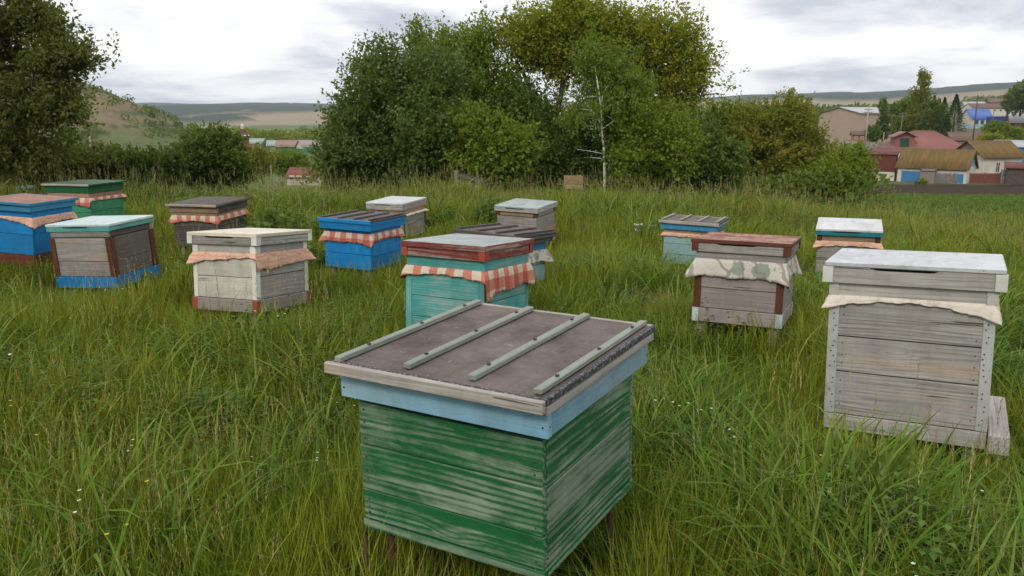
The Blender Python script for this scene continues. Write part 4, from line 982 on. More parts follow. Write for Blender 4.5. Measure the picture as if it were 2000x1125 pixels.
tree('birch_tree', 'thinner pale trunked birch just right of the white birch', 'tree', bs(1197, 19.2),
     [B(1205, 230, 19.4, 45, 50), B(1190, 190, 19.4, 40, 45)], 200, 30, .075, L_birch, bark=BARKG, trunk_r=.035, seed=7, group=GT, droop=.5, trunk_top=at(1203, 215, 19.2), nb=20, asp=.42)
for (lab, px, Y, bl, ns_, mt, sd_, yl) in (
    ('yellowish low bush at the foot of the thicket, left of centre', 955, 17.2, [B(930, 270, 17.4, 52, 45), B(985, 290, 17.2, 50, 50), B(955, 315, 17, 70, 32)], 640, L_mid, 11, .3),
    ('dark bush behind the white birch trunk', 1090, 19.8, [B(1060, 250, 20, 62, 60), B(1120, 290, 19.6, 65, 55), B(1060, 315, 19.2, 60, 35), B(1010, 225, 20.2, 50, 55)], 820, L_dark, 12, .2),
    ('tall green bush right of the two birch trunks', 1270, 18.4, [B(1245, 260, 18.6, 55, 60), B(1300, 275, 18.3, 55, 60), B(1270, 320, 18, 72, 38), B(1230, 200, 19.2, 45, 50)], 860, L_mid, 13, .25),
    ('dark bush that closes the right end of the thicket', 1375, 19.5, [B(1370, 290, 19.5, 50, 50), B(1350, 330, 19, 62, 32), B(1410, 320, 19.5, 40, 38)], 560, L_dark, 14, .25),
    ('olive bush with a yellowish crown, tallest right of the thicket', 1480, 23, [B(1470, 265, 23, 62, 55), B(1530, 245, 23.2, 48, 48), B(1440, 310, 22.4, 55, 50), B(1510, 320, 22.6, 72, 45)], 900, L_olive, 15, .5),
    ('yellow green bush before the beige brick building', 1580, 23.5, [B(1560, 250, 24, 38, 42), B(1590, 300, 23.4, 48, 40), B(1560, 335, 23, 60, 38)], 620, L_olive, 16, .7),
    ('dark low bush at the right end of the row, before the ploughed field', 1655, 21.5, [B(1655, 335, 21.5, 40, 36), B(1620, 355, 21, 55, 32), B(1682, 312, 21.8, 20, 20, w=.3)], 540, L_mid, 17, .3),
    ('small dark bush between the right maple and the olive bush', 1425, 24, [B(1400, 245, 24, 45, 40), B(1445, 250, 24, 40, 38)], 360, L_mid, 18, .2)):
    tree('bush', lab, 'bush', bs(px, Y), bl, ns_, 26, .10, mt, trunk_r=.05, seed=sd_, group='bushes along the edge of the meadow', gap=.33, sprayr=.20, yellow=yl, nb=90, bend=.1)
# left side
tree('broadleaf_tree', 'big dark near tree filling the upper left corner', 'tree', bs(-60, 12.5),
     [B(20, 60, 12.5, 75, 70, w=1.2), B(95, 125, 12.3, 62, 34, w=.8), B(30, 190, 12.4, 90, 50, w=1.3), B(110, 215, 12.2, 50, 26, w=.45), B(-90, 100, 12.6, 110, 150, w=1.8), B(160, 112, 12.2, 40, 16, w=.35), B(70, 20, 12.4, 50, 26, w=.5), B(20, 290, 12.6, 120, 40, w=1.4), B(95, 62, 12.3, 32, 26, w=.3)],
     1350, 34, .070, L_brownish, trunk_r=.14, seed=21, gap=.42, trunk_top=at(-60, 60, 12.5), yellow=.35, sprayr=.20, nb=260, gapf=1.6)
for (lab, px, Y, bl, ns_, mt, sd_, yl) in (
    ('dark bushy tree behind the green hive on the left', 110, 15, [B(60, 322, 15, 95, 34), B(160, 326, 15, 70, 30), B(200, 318, 15.4, 40, 26, w=.4)], 700, L_brownish, 22, .2),
    ('low dark bush between the green hive and the round bush', 275, 15.5, [B(255, 332, 15.5, 58, 28), B(310, 330, 15.4, 42, 28)], 480, L_dark, 23, .2),
    ('rounded dark green bush left of the village gap', 410, 16.5, [B(410, 308, 16.5, 58, 42, w=2), B(425, 284, 16.6, 36, 24), B(375, 325, 16.2, 44, 30), B(450, 330, 16.3, 34, 28)], 900, L_dark, 24, .35)):
    tree('bush', lab, 'bush', bs(px, Y), bl, ns_, 26, .085, mt, trunk_r=.05, seed=sd_, group='bushes along the edge of the meadow', gap=.30, sprayr=.13, yellow=yl, nb=90, bend=.1)
tree('bush', 'brownish thin twigged tree in the hollow left of the thicket', 'tree', on_ground(515, 70), [B(508, 312, 70, 26, 22), B(498, 330, 70, 28, 18)], 260, 24, .20, L_olive, seed=25, trunk_r=.09, gap=.38, yellow=.6, sprayr=.35)
tree('bush', 'rounded grey green tree in the hollow above the low red roof', 'tree', on_ground(560, 76), [B(555, 318, 76, 36, 22, w=2), B(585, 320, 76, 18, 15)], 420, 24, .20, L_mid, seed=26, trunk_r=.1, gap=.30, yellow=.15, sprayr=.35)
tree('bush', 'pale green bush beside the dark left end of the thicket', 'bush', on_ground(628, 38), [B(638, 325, 38, 14, 18)], 120, 22, .12, L_olive, seed=27, trunk_r=.04, gap=.3, sprayr=.35)
# weeds as plants of their own
def leafy_plant(label, px, Y, rx, h, n_stem, mat, seed, leaf=.07, cat='plant', grp='leafy weeds in the grass'):
    base = on_ground(px, Y); rs = np.random.default_rng(seed); root = bpy.data.objects.new('leafy_weed', None); C.objects.link(root); root.location = base; tag(root, label, cat, grp)
    mb = MB(); P = []; D = []; tn = []
    for s_ in range(n_stem):
        a = rs.uniform(0, 6.28); r0 = rx * math.sqrt(rs.random()); x, y = r0 * math.cos(a), r0 * math.sin(a); hh = h * rs.uniform(.6, 1.0) * (1 - .35 * (r0 / rx) ** 2)
        lx, ly = x * .25, y * .25; p0 = Vector((x, y, -.03)); p1 = Vector((x + lx, y + ly, hh)); mb.tube([p0, p0.lerp(p1, .5), p1], [.004, .0035, .002], 4)
        for j in range(18):
            f = .25 + .75 * j / 17; b_ = j * 2.4 + a; q_ = p0.lerp(p1, f)
            for k in range(3): P.append(list(q_)); D.append([math.cos(b_ + (k - 1) * .6), math.sin(b_ + (k - 1) * .6), .25 + rs.normal() * .2]); tn.append((rs.random(), rs.random() * .5, 0))
    V, Fq = leaves(np.array(P), np.array(D), leaf, .5); me = npmesh('foliage', V, Fq); setcol(me, 'tone', np.repeat(np.array(tn), 4, 0))
    link('foliage', me, mat, root); link('stem', mb.mesh('stem', fix=False), g_weed, root); return root
L_weed = leafmat('bright_weed_leaf', (.052, .115, .014), (.10, .18, .026), (.11, .17, .05), .35)
leafy_plant('tall bushy dark green weed between the dark wood hive and the blue checked one', 545, 8.6, .42, .74, 46, L_weed, 1, .08)
leafy_plant('bushy green weed just right of the cream hive', 600, 7.3, .30, .5, 22, L_weed, 2, .07)
leafy_plant('small leafy weed left of the back hive with the grey white lid', 955, 10.6, .22, .75, 16, L_weed, 3, .07)
leafy_plant('dark clump of weed on the grassy crest right of the back hives', 1180, 12.5, .5, .50, 30, L_weed, 4, .07)
leafy_plant('dark leafy weed behind the blue batten roofed hive', 885, 10.8, .4, .52, 24, L_weed, 5, .07)
leafy_plant('broad leaved weed in the grass left of the green hive', 455, 3.4, .13, .50, 7, L_weed, 6, .05)
leafy_plant('small green sprig at the foot of the nearest green hive', 838, 1.93, .04, .26, 3, L_weed, 7, .028)
leafy_plant('dark leafy weed beside the blue left hive', 330, 6.9, .3, .42, 16, L_weed, 8, .06)
leafy_plant('leafy weed in the lower right grass near the tall grey hive', 1560, 2.6, .12, .34, 6, L_weed, 9, .045)

# ------------------------------------------------------------------ the village
v_white = plain('whitewash', (.62, .58, .52), .9, var=.22, scale=1.2, col2=(.48, .44, .39))
v_moss = plain('mossy_slate', (.19, .115, .032), .95, var=.3, scale=1.1, aniso=(3.0, .5, .5), col2=(.085, .065, .03), bmp=.5, bdist=.03)
v_redroof = plain('faded_red_roof', (.26, .095, .085), .6, scale=.6, col2=(.20, .085, .075))
v_dred = plain('dark_red_sheet', (.13, .030, .025), .7, scale=1.2, col2=(.09, .026, .022))
v_beige = plain('beige_brick', (.40, .30, .235), .9, scale=.5, col2=(.34, .26, .205))
v_greyroof = plain('pale_metal_roof', (.42, .43, .46), .5, scale=.25, col2=(.33, .33, .35))
v_blue = plain('painted_blue', (.035, .16, .38), .7, scale=1.5, col2=(.05, .20, .38))
v_deepblue = plain('deep_blue_sheet', (.014, .03, .22), .5, scale=.8)
v_blueroof = plain('blue_metal_roof', (.06, .13, .45), .5, scale=.5, col2=(.09, .16, .42))
v_ltblue = plain('light_blue_paint', (.16, .38, .50), .7, scale=2)
v_teal = plain('faded_teal_paint', (.16, .30, .28), .8, scale=2)
v_plank = wood('old_fence_board', wcol=(.27, .235, .20), dark=(.12, .10, .085), knots=False, rings=12)
v_darkplank = wood('old_dark_plank', wcol=(.12, .095, .08), dark=(.05, .04, .035), knots=False, rings=12)
v_glass = plain('window_glass', (.04, .05, .06), .15, bmp=0, spec=.6)
v_dark = plain('shaded_opening', (.03, .028, .026), .9, bmp=0)  # near-black: shade of openings put into the colour; also on posts and wires
v_green = plain('green_sheet', (.010, .20, .10), .6, scale=1)
v_dgreen = plain('dark_green_paint', (.015, .065, .04), .7)
v_brownroof = plain('brown_roof', (.16, .105, .08), .9, scale=1, col2=(.12, .08, .06))
v_redbrick = plain('red_brick', (.20, .07, .045), .9, scale=1)
v_conc = plain('concrete', (.36, .33, .29), .9, scale=2)
v_gold = plain('pale_metal', (.7, .68, .6), .3, bmp=0)
v_orange = plain('orange_plaster', (.36, .17, .07), .9)

def slope(name, parent, p00, p10, p11, p01, mat, n=24, amp=.03, th=.06):
    """corrugated roof slope: eave p00->p10, ridge p01->p11"""
    p00, p10, p11, p01 = (Vector(p) for p in (p00, p10, p11, p01)); nr = (p10 - p00).cross(p01 - p00).normalized()
    V = []; m_ = n * 2
    for side in (0, 1):
        for i in range(m_ + 1):
            f = i / m_; o = nr * ((amp if i % 2 else 0) - side * th)
            V.append(p00.lerp(p10, f) + o); V.append(p01.lerp(p11, f) + o)
    Fq = []; k = 2 * (m_ + 1)
    for i in range(m_):
        a = 2 * i; Fq.append((a, a + 2, a + 3, a + 1)); Fq.append((k + a, k + a + 1, k + a + 3, k + a + 2))
        Fq.append((a, k + a, k + a + 2, a + 2)); Fq.append((a + 1, a + 3, k + a + 3, k + a + 1))
    Fq.append((0, 1, k + 1, k)); e = 2 * m_; Fq.append((e, k + e, k + e + 1, e + 1))
    return link(name, npmesh(name, V, Fq), mat, parent)
def house(name, label, pos, th, w, d, h, rh, wall, roof, over=.35, kind='gable', gable=None, windows=(), doors=(), bands=(), chimney=None, cat='house', group=None, ribs=24, slant=0.0, frame=None):
    """gable roof with its ridge along x; front is -y. windows: (side, offset, z, w, h)"""
    root = bpy.data.objects.new(name, None); C.objects.link(root); root.location = pos; root.rotation_euler = (0, 0, th); tag(root, label, cat, group)
    wl = MB(); wl.box(-w / 2, w / 2, -d / 2, d / 2, -1.2, h); link('wall', wl.mesh('wall'), wall, root)
    o = over
    if kind == 'gable':
        for s in (-1, 1):
            e = [(-w / 2 - o, s * (d / 2 + o), h - o * rh / (d / 2)), (w / 2 + o, s * (d / 2 + o), h - o * rh / (d / 2)), (w / 2 + o, 0, h + rh), (-w / 2 - o, 0, h + rh)]
            if s > 0: e = [e[1], e[0], e[3], e[2]]
            slope('roof', root, *e, roof, ribs)
        for s in (-1, 1):
            g = MB(); g.add([(s * (w / 2 - .02), -d / 2, h), (s * (w / 2 - .02), d / 2, h), (s * (w / 2 - .02), 0, h + rh - .06), (s * (w / 2 - .14), -d / 2, h), (s * (w / 2 - .14), d / 2, h), (s * (w / 2 - .14), 0, h + rh - .06)], [(0, 1, 2), (3, 5, 4), (0, 3, 4, 1), (1, 4, 5, 2), (2, 5, 3, 0)])
            link('gable', g.mesh('gable'), gable or wall, root)
    elif kind == 'hip':
        r0 = (w - d) / 2; E_ = [(-w / 2 - o, -d / 2 - o, h), (w / 2 + o, -d / 2 - o, h), (w / 2 + o, d / 2 + o, h), (-w / 2 - o, d / 2 + o, h)]
        A, B_ = (-r0 * .9, 0, h + rh), (r0 * .9, 0, h + rh)
        slope('roof', root, E_[0], E_[1], B_, A, roof, ribs); slope('roof', root, E_[2], E_[3], A, B_, roof, ribs)
        slope('roof', root, E_[1], E_[2], B_, B_, roof, ribs // 2); slope('roof', root, E_[3], E_[0], A, A, roof, ribs // 2)
    else:                                            # lean-to, high at the back
        slope('roof', root, (-w / 2 - o, -d / 2 - o, h - .05), (w / 2 + o, -d / 2 - o, h - .05), (w / 2 + o, d / 2 + o, h + rh), (-w / 2 - o, d / 2 + o, h + rh), roof, ribs)
        if rh > .05:
            g = MB(); g.add([(-w / 2 + .02, d / 2 - .02, h - .01), (w / 2 - .02, d / 2 - .02, h - .01), (w / 2 - .02, d / 2 - .02, h + rh * .9), (-w / 2 + .02, d / 2 - .02, h + rh * .9), (-w / 2 + .02, -d / 2, h - .01), (w / 2 - .02, -d / 2, h - .01)], [(0, 1, 2, 3), (4, 5, 1, 0), (4, 3, 2, 5), (4, 0, 3), (5, 2, 1)]); link('gable', g.mesh('gable'), gable or wall, root)
    def face(side, off, z, t_):
        return {0: ((off, -d / 2 - t_, z), 0), 1: ((w / 2 + t_, off, z), math.pi / 2), 3: ((-w / 2 - t_, -off, z), -math.pi / 2)}[side]
    for (side, off, z, ww, wh) in windows:
        loc, rz = face(side, off, z, .03)
        fr = MB(); b_ = .10
        fr.box(-ww / 2 - b_, ww / 2 + b_, -.04, .04, wh / 2, wh / 2 + b_); fr.box(-ww / 2 - b_, ww / 2 + b_, -.05, .04, -wh / 2 - b_, -wh / 2)
        fr.box(-ww / 2 - b_, -ww / 2, -.038, .04, -wh / 2, wh / 2); fr.box(ww / 2, ww / 2 + b_, -.038, .04, -wh / 2, wh / 2); fr.box(-.03, .03, -.03, .03, -wh / 2, wh / 2); fr.box(-ww / 2, ww / 2, -.028, .03, wh * .12, wh * .12 + .05)
        W_ = link('window', fr.mesh('window'), frame or v_white, root, loc, (0, 0, rz)); link('pane', MB().box(-ww / 2, ww / 2, -.005, .005, -wh / 2, wh / 2).mesh('pane'), v_glass, W_)
    for (side, off, z0, z1, ww, mt, nm) in doors:
        loc, rz = face(side, off, 0, .035); link(nm, MB().box(-ww / 2, ww / 2, -.03, .03, z0, z1).mesh(nm, .01), mt, root, loc, (0, 0, rz))
    if chimney: link('chimney', MB().box(chimney[0] - .25, chimney[0] + .25, chimney[1] - .25, chimney[1] + .25, h + rh * .3, h + rh + chimney[2]).mesh('chimney', .02), v_redbrick, root)
    return root
def vil(px, py, Y): return at(px, py, Y)
def pole(label, px, pytop, pybase, Y, mat, arm=True, name='utility_pole', r0=.12, group='utility poles in the village', lean=0):
    b_ = at(px, pybase, Y); H = at(px, pytop, Y).z - b_.z; root = bpy.data.objects.new(name, None); C.objects.link(root); root.location = b_; tag(root, label, 'pole', group)
    link('shaft', MB().tube([(0, 0, -1.5), (lean * .5, 0, H * .5), (lean, 0, H)], [r0, r0 * .85, r0 * .6], 8).mesh('shaft', smooth=True), mat, root)
    if arm:
        for dz in (.35, .85): link('crossarm', MB().box(-.75, .75, -.05, .05, H - dz - .05, H - dz + .05, 0, (lean, 0, 0)).mesh('crossarm'), v_darkplank, root)
        mi = MB()
        for dz in (.35, .85):
            for x in (-.65, -.3, .3, .65): mi.tube([(x + lean, 0, H - dz + .04), (x + lean, 0, H - dz + .2)], [.04, .03], 5)
        tag(link('insulators', mi.mesh('insulators'), v_white, root), kind='stuff')
    return root, b_ + Vector((lean, 0, H - .2))
# mossy barn
barn = house('barn', 'long low whitewashed barn with mossy brown roof and blue painted doors', vil(1826, 356, 100), R(-41), 7.6, 4.2, 2.0, 2.0, v_white, v_moss, .3, gable=v_ltblue, cat='barn',
      doors=((0, -2.25, -.6, 1.35, 2.1, v_blue, 'door'), (0, 1.1, -.6, 1.2, 1.3, v_blue, 'door'), (0, 2.9, .2, 1.25, 1.2, v_blue, 'panel'), (0, 1.95, .95, 1.2, .35, v_dark, 'hatch')), ribs=26)
house('cottage', 'whitewashed cottage with mossy roof, board gable and two small windows', vil(1922, 350, 107), R(13), 5.8, 5.4, 3.2, 1.75, v_white, v_moss, .45, gable=v_plank,
      windows=((0, -.7, 1.7, .5, 1.15), (0, .5, 1.75, .5, 1.15)), doors=((0, 2.0, -.1, 2.3, .7, v_teal, 'door'), (0, .2, .55, .95, 2.6, v_ltblue, 'panel')), ribs=26, chimney=None)
hr = house('house', 'large house with a wide faded red sheet roof and green gable door', vil(1797, 328, 126), R(-12), 12.2, 9.0, 2.3, 3.3, v_dred, v_redroof, .6, kind='hip', ribs=30, windows=((0, -1.5, 1.4, .9, 1.1), (0, 2, 1.4, .9, 1.1)))
link('dormer', MB().prism([(-1.3, 0), (1.3, 0), (1.3, 2.3), (0, 2.85), (-1.3, 2.3)], -3.2, -.1).mesh('dormer'), v_redroof, hr, (-3.4, -.4, 2.5))
link('door', MB().box(-.6, .6, -.05, .05, 0, 1.8).mesh('door', .01), v_dgreen, hr, (-3.4, -3.66, 2.75))
slope('dormer_roof', hr, (-5.1, -4.2, 4.7), (-3.4, -4.2, 5.5), (-3.4, 0, 5.5), (-5.1, 0, 4.7), v_redroof, 6); slope('dormer_roof', hr, (-3.4, -4.2, 5.5), (-1.7, -4.2, 4.7), (-1.7, 0, 4.7), (-3.4, 0, 5.5), v_redroof, 6)
house('shed', 'low shed with dark red sheet front beside the mossy barn', vil(1722, 345, 104), R(-28), 3.2, 3.4, 2.9, .6, v_dred, v_dred, .2, kind='lean', cat='shed', doors=((0, 0, -1, .7, 3.1, v_white, 'panel'),), ribs=12)
house('shed', 'small grey lean-to between the dark red shed and the mossy barn', vil(1752, 338, 110), R(-20), 2.6, 3, 2.0, .5, v_plank, v_greyroof, .2, kind='lean', cat='shed', doors=((0, 0, 0, 1.6, 1.4, v_dark, 'door'),), ribs=10)
house('shed', 'pale board shed standing before the blue barn doors', vil(1811, 358, 97.5), R(-34), 1.55, 1.5, 1.55, .15, v_plank, v_darkplank, .08, kind='lean', cat='shed', ribs=6)
house('porch', 'little light blue roofed porch between barn and cottage', vil(1879, 343, 100), R(-20), 1.9, 1.6, 1.1, .7, v_dark, v_ltblue, .3, kind='lean', cat='porch', ribs=8)
house('shed', 'brown plank shed with a dark red roof at the right edge', vil(2003, 358, 96), R(-30), 4.2, 3.2, 1.85, .5, v_darkplank, v_dred, .25, kind='lean', cat='shed', ribs=14)
house('building', 'big windowless beige brick building with a pale metal roof', vil(1672, 272, 222), R(27), 14.0, 13.5, 6.9, 1.5, v_beige, v_greyroof, .5, cat='building', ribs=30, gable=v_beige)
house('building', 'lower beige wing at the right end of the big brick building', vil(1733, 268, 230), R(27), 5.0, 10, 5.0, .9, v_beige, v_greyroof, .4, cat='building', ribs=12, windows=((0, -.8, 3.6, 1.2, 1.4), (0, 1.1, 3.6, 1.2, 1.4)))
house('house', 'tiny orange plastered house in front of the big beige building', vil(1676, 276, 180), R(-15), 2.7, 2.4, 1.5, .7, v_orange, v_brownroof, .3, windows=((0, -.6, .8, .4, .5), (0, .6, .8, .4, .5)), ribs=8)
house('house', 'white house with a bright blue roof and blue trimmed front', vil(1905, 248, 300), R(5), 7.5, 7.0, 3.2, 3.2, v_white, v_blueroof, .5, windows=((0, -2, 1.7, 1.0, 1.2), (0, 0, 1.7, 1.0, 1.2), (0, 2, 1.7, 1.0, 1.2)), ribs=16, frame=v_blue)
house('house', 'house with a pale grey roof and red brick wall at the right edge', vil(1992, 252, 262), R(-18), 7.0, 7.0, 2.4, 3.6, v_redbrick, v_greyroof, .5, ribs=16, windows=((0, -1.5, 1.3, 1, 1.1), (0, 1.2, 1.3, 1, 1.1)))
house('shed', 'long shed with a pale curved roof and blue wall below the bushes', vil(1984, 316, 132), R(-18), 6.4, 4.5, 2.5, .9, v_blue, v_greyroof, .3, cat='shed', ribs=18, doors=((0, -1, 0, 1.4, 2.2, v_ltblue, 'door'),))
house('shed', 'low grey roofed shed behind the mossy cottage', vil(1885, 292, 150), R(-12), 6.0, 5, 1.8, 1.3, v_plank, v_brownroof, .3, cat='shed', ribs=14)
house('barn', 'long dark brown roofed farm building far right behind the blue fence', vil(1925, 222, 430), R(6), 20, 9, 2.8, 2.4, v_white, v_brownroof, .4, cat='barn', ribs=20, windows=tuple((0, -8 + 3.2 * i, 1.6, 1.0, .9) for i in range(6)))
house('barn', 'small grey farm building behind the blue roofed house', vil(1900, 214, 520), R(-10), 12, 8, 2.6, 2.2, v_conc, v_greyroof, .4, cat='barn', ribs=12)
house('house', 'far low house with a reddish roof beyond the blue sheet fence', vil(1948, 208, 540), R(-8), 13, 8, 2.6, 2.6, v_redbrick, v_brownroof, .4, ribs=12)
# fences
def fence(label, pts, hgt, mat, name='fence', step=.14, bw_=.10, cat='fence', rails=True, panels=False, jitter=.06):
    base = pts[0].copy(); root = bpy.data.objects.new(name, None); C.objects.link(root); root.location = base; tag(root, label, cat)
    mb = MB(); rl = MB()
    for a, b_ in zip(pts[:-1], pts[1:]):
        L = (b_ - a).length; th = math.atan2(b_.y - a.y, b_.x - a.x); n = max(1, int(L / step))
        for i in range(n):
            p = a.lerp(b_, (i + .5) / n) - base; h_ = hgt * (1 + rnd.uniform(-jitter, jitter))
            mb.box(-bw_ / 2, bw_ / 2, -.012, .012, -.1, h_, th + rnd.uniform(-.02, .02), (p.x, p.y, p.z))
        if rails:
            for z in (.3, .75): 
                q0, q1 = a - base, b_ - base; rl.tube([q0 + Vector((0, .03, hgt * z)), q1 + Vector((0, .03, hgt * z))], [.03, .03], 4)
    tag(link('pickets', mb.mesh('pickets'), mat, root), kind='stuff')
    if rails: link('rail', rl.mesh('rail'), mat, root)
    return root
fence('grey picket fence leaning before the mossy barn and porch', [vil(1824, 358, 97), vil(1845, 359, 96.5), vil(1868, 359, 96.5), vil(1893, 358, 97)], 1.25, v_plank)
fence('short stretch of tall grey boards beside the red gates', [vil(1952, 358, 97), vil(1966, 358, 97)], 1.6, v_plank, step=.2, bw_=.13)
gt = bpy.data.objects.new('gate', None); C.objects.link(gt); gt.location = vil(1922, 360, 97); tag(gt, 'pair of red brown sheet metal gates below the white cottage', 'gate')
for s in (-1, 1):
    link('gate_panel', MB().box(s * .9 - .86, s * .9 + .86, -.02, .02, -.1, 1.28).mesh('gate_panel', .01), v_redbrick, gt)
for x in (-1.8, 0, 1.8): link('post', MB().box(x - .035, x + .035, .03, .10, -.2, 1.4).mesh('post'), v_dark, gt)
fence('bright blue sheet fence behind the green bush', [vil(1925, 243, 285), vil(1952, 243, 285), vil(1976, 242, 285)], 2.6, v_deepblue, step=.5, bw_=.5, rails=False, jitter=.01)
fence('blue and white picket fence before the blue roofed house', [vil(1880, 250, 285), vil(1900, 250.5, 285), vil(1922, 250, 285)], 1.3, v_ltblue, step=.4, bw_=.25)
fence('long pale concrete panel fence left of the red roofed house', [vil(1600, 288, 165), vil(1660, 292, 160), vil(1715, 297, 152)], 1.7, v_conc, step=2.4, bw_=2.36, rails=False, jitter=.01)
P1 = pole('concrete pole with a dark double crossarm before the beige building', 1690, 210, 283, 150, v_conc, r0=.17)
P2 = pole('tall thin dark pole rising behind the mossy cottage', 1898, 185, 292, 130, v_darkplank, r0=.12)
P3 = pole('leaning wooden pole with a stay, left of the red roof', 1759, 220, 262, 170, v_plank, r0=.11)
P4 = pole('slim pale pole before the green bush at the right', 1959, 236, 272, 165, v_plank, arm=False, r0=.09)
P5 = pole('slim pole in the middle of the spruces behind the red roof', 1788, 222, 262, 180, v_plank, arm=False, r0=.10)
P6 = pole('short pale post left of the red roofed house', 1724, 258, 288, 140, v_conc, arm=False, r0=.10)
P7 = pole('slim pole beside the blue sheet fence', 1938, 208, 245, 270, v_plank, arm=False, r0=.11)
def wire(label, a, b_, sag):
    pts = [a.lerp(b_, i / 14) - Vector((0, 0, sag * 4 * (i / 14) * (1 - i / 14))) for i in range(15)]
    tag(link('power_line', MB().tube(pts, [.013] * 15, 4).mesh('power_line'), v_dark), label, 'wire', 'power lines')
wire('power line from the concrete pole to the leaning wooden pole', P1[1], P3[1], 1.2)
wire('power line from the leaning wooden pole to the tall dark pole', P3[1], P2[1], 1.5)
wire('power line from the tall dark pole out over the right edge', P2[1], at(2060, 215, 150), 1.5)
# a wooden-headed chapel and the village down in the hollow on the left
chp = bpy.data.objects.new('chapel', None); C.objects.link(chp); Yc = 210; p = vil(476, 290, Yc); chp.location = p; tag(chp, 'small chapel tower with a brown tent roof and white lantern', 'chapel')
sx = Yc / F
link('wall', MB().box(-9 * sx, 9 * sx, -9 * sx, 9 * sx, -2, 24 * sx).mesh('wall'), v_redbrick, chp)
def cone8(r0, z0, r1, z1, nm, mt, n=8): link(nm, MB().tube([(0, 0, z0), (0, 0, z1)], [r0, r1], n).mesh(nm), mt, chp)
cone8(13 * sx, 24 * sx, 11.5 * sx, 26 * sx, 'cornice', v_white); cone8(11.5 * sx, 26 * sx, 4 * sx, 37 * sx, 'tent_roof', v_dred); cone8(3 * sx, 37 * sx, 3 * sx, 42 * sx, 'lantern', v_white)
link('dome', MB().tube([(0, 0, z * sx) for z in (41, 42.5, 44, 46, 48)], [r * sx for r in (2.6, 3.6, 3.0, 1.0, .25)], 8).mesh('dome', smooth=True), v_gold, chp)
house('house', 'house with a pale green roof at the left end of the green fence', vil(551, 296, 285), R(10), 9.0, 7.0, 2.2, 1.7, v_conc, plain('pale_green_roof', (.30, .40, .34), .7), .4, ribs=12)
house('house', 'long low house with a pinkish brown roof behind the green fence', vil(574, 298, 280), R(5), 10.5, 7, 2.2, 2.0, v_redbrick, plain('pink_roof', (.30, .20, .17), .8), .4, ribs=14)
house('house', 'small house with a grey gable at the right end of the green fence', vil(604, 299, 276), R(35), 6.5, 6, 2.3, 2.0, v_white, plain('mauve_roof', (.33, .27, .26), .8), .4, ribs=10, windows=((0, -1.3, 1.3, .9, 1.0), (0, 1.3, 1.3, .9, 1.0)))
house('house', 'pale roofed house just right of the chapel', vil(502, 292, 285), R(-10), 6.0, 6, 2.3, 1.5, v_conc, plain('pale_green_roof', (.30, .40, .34)), .4, ribs=10, windows=((0, 1.0, 1.3, .8, .9),))
house('house', 'low red roofed farmhouse half hidden in the hollow beside the thicket', vil(599, 355, 62), R(-8), 2.3, 1.8, .45, .62, v_white, plain('dull_red_roof', (.20, .06, .05), .8, scale=2, col2=(.15, .07, .055)), .15, ribs=16, windows=((0, -.75, .28, .22, .3), (0, -.2, .28, .22, .3), (0, .5, .28, .22, .3)), gable=v_brownroof)
fence('bright green sheet fence far down in the left village', [vil(543, 301, 268), vil(590, 302, 266), vil(614, 301, 266)], 1.9, v_green, step=.6, bw_=.6, rails=False, jitter=.01)
pole('pale slim pole among the trees of the left hollow', 531, 322, 355, 36, v_plank, arm=False, r0=.03)
pole('thick old grey post on the crest beside the left hollow', 547, 346, 372, 19, v_plank, arm=False, r0=.09, name='post')
pole('pole at the foot of the bare left hillside', 180, 266, 310, 60, v_plank, arm=False, r0=.12)
# village trees
VT = 'trees in the village'
def spruce(label, px, pyt, pyb, Y, wpx, seed):
    b_ = at(px, pyb, Y); H = at(px, pyt, Y).z - b_.z; r0 = wpx / 2 * Y / F; rs = np.random.default_rng(seed); n = 6500
    f = rs.random(n) ** .8; a = rs.random(n) * 6.283; lay_ = (np.floor(f * 16) + .5) / 16; rr = r0 * (1 - f) * (.45 + .65 * rs.random(n)) * (.75 + .5 * np.abs(np.sin(f * 50)))
    P = np.stack([rr * np.cos(a), rr * np.sin(a), H * (.06 + .94 * f)], 1); D = np.stack([np.cos(a), np.sin(a), -.25 + rs.normal(0, .25, n)], 1)
    V, Fq = leaves(P, D, .13 * H / 2 * .45, .45); me = npmesh('crown', V, Fq); tn = np.zeros((n, 3)); tn[:, 0] = rs.random(n); tn[:, 1] = rs.random(n) * .4; setcol(me, 'tone', np.repeat(tn, 4, 0))
    root = bpy.data.objects.new('spruce_tree', None); C.objects.link(root); root.location = b_; tag(root, label, 'tree', VT)
    link('crown', me, L_spruce, root); link('trunk', MB().tube([(0, 0, -.5), (0, 0, H * .95)], [r0 * .1, .02], 6).mesh('trunk'), BARK, root)
spruce('broad dark spruce at the right end of the village trees', 1860, 184, 268, 165, 44, 1)
spruce('narrow dark spruce just left of the broad one', 1838, 190, 266, 172, 26, 2)
spruce('small pointed spruce near the tall poplar', 1818, 186, 262, 178, 22, 3)
spruce('small dark spruce between the two narrow ones', 1828, 192, 264, 176, 22, 4)
tree('poplar_tree', 'tall narrow poplar rising above all the village trees', 'tree', vil(1798, 270, 175), [B(1803, 160, 175, 8, 18), B(1798, 190, 175, 15, 26, w=1.6), B(1800, 225, 175, 20, 28, w=1.6), B(1797, 250, 175, 22, 20)], 330, 18, .55, L_olive, trunk_r=.3, seed=31, group=VT, sprayr=.8, trunk_top=at(1802, 160, 175), gap=.3, nb=20, yellow=.3, gapf=.3)
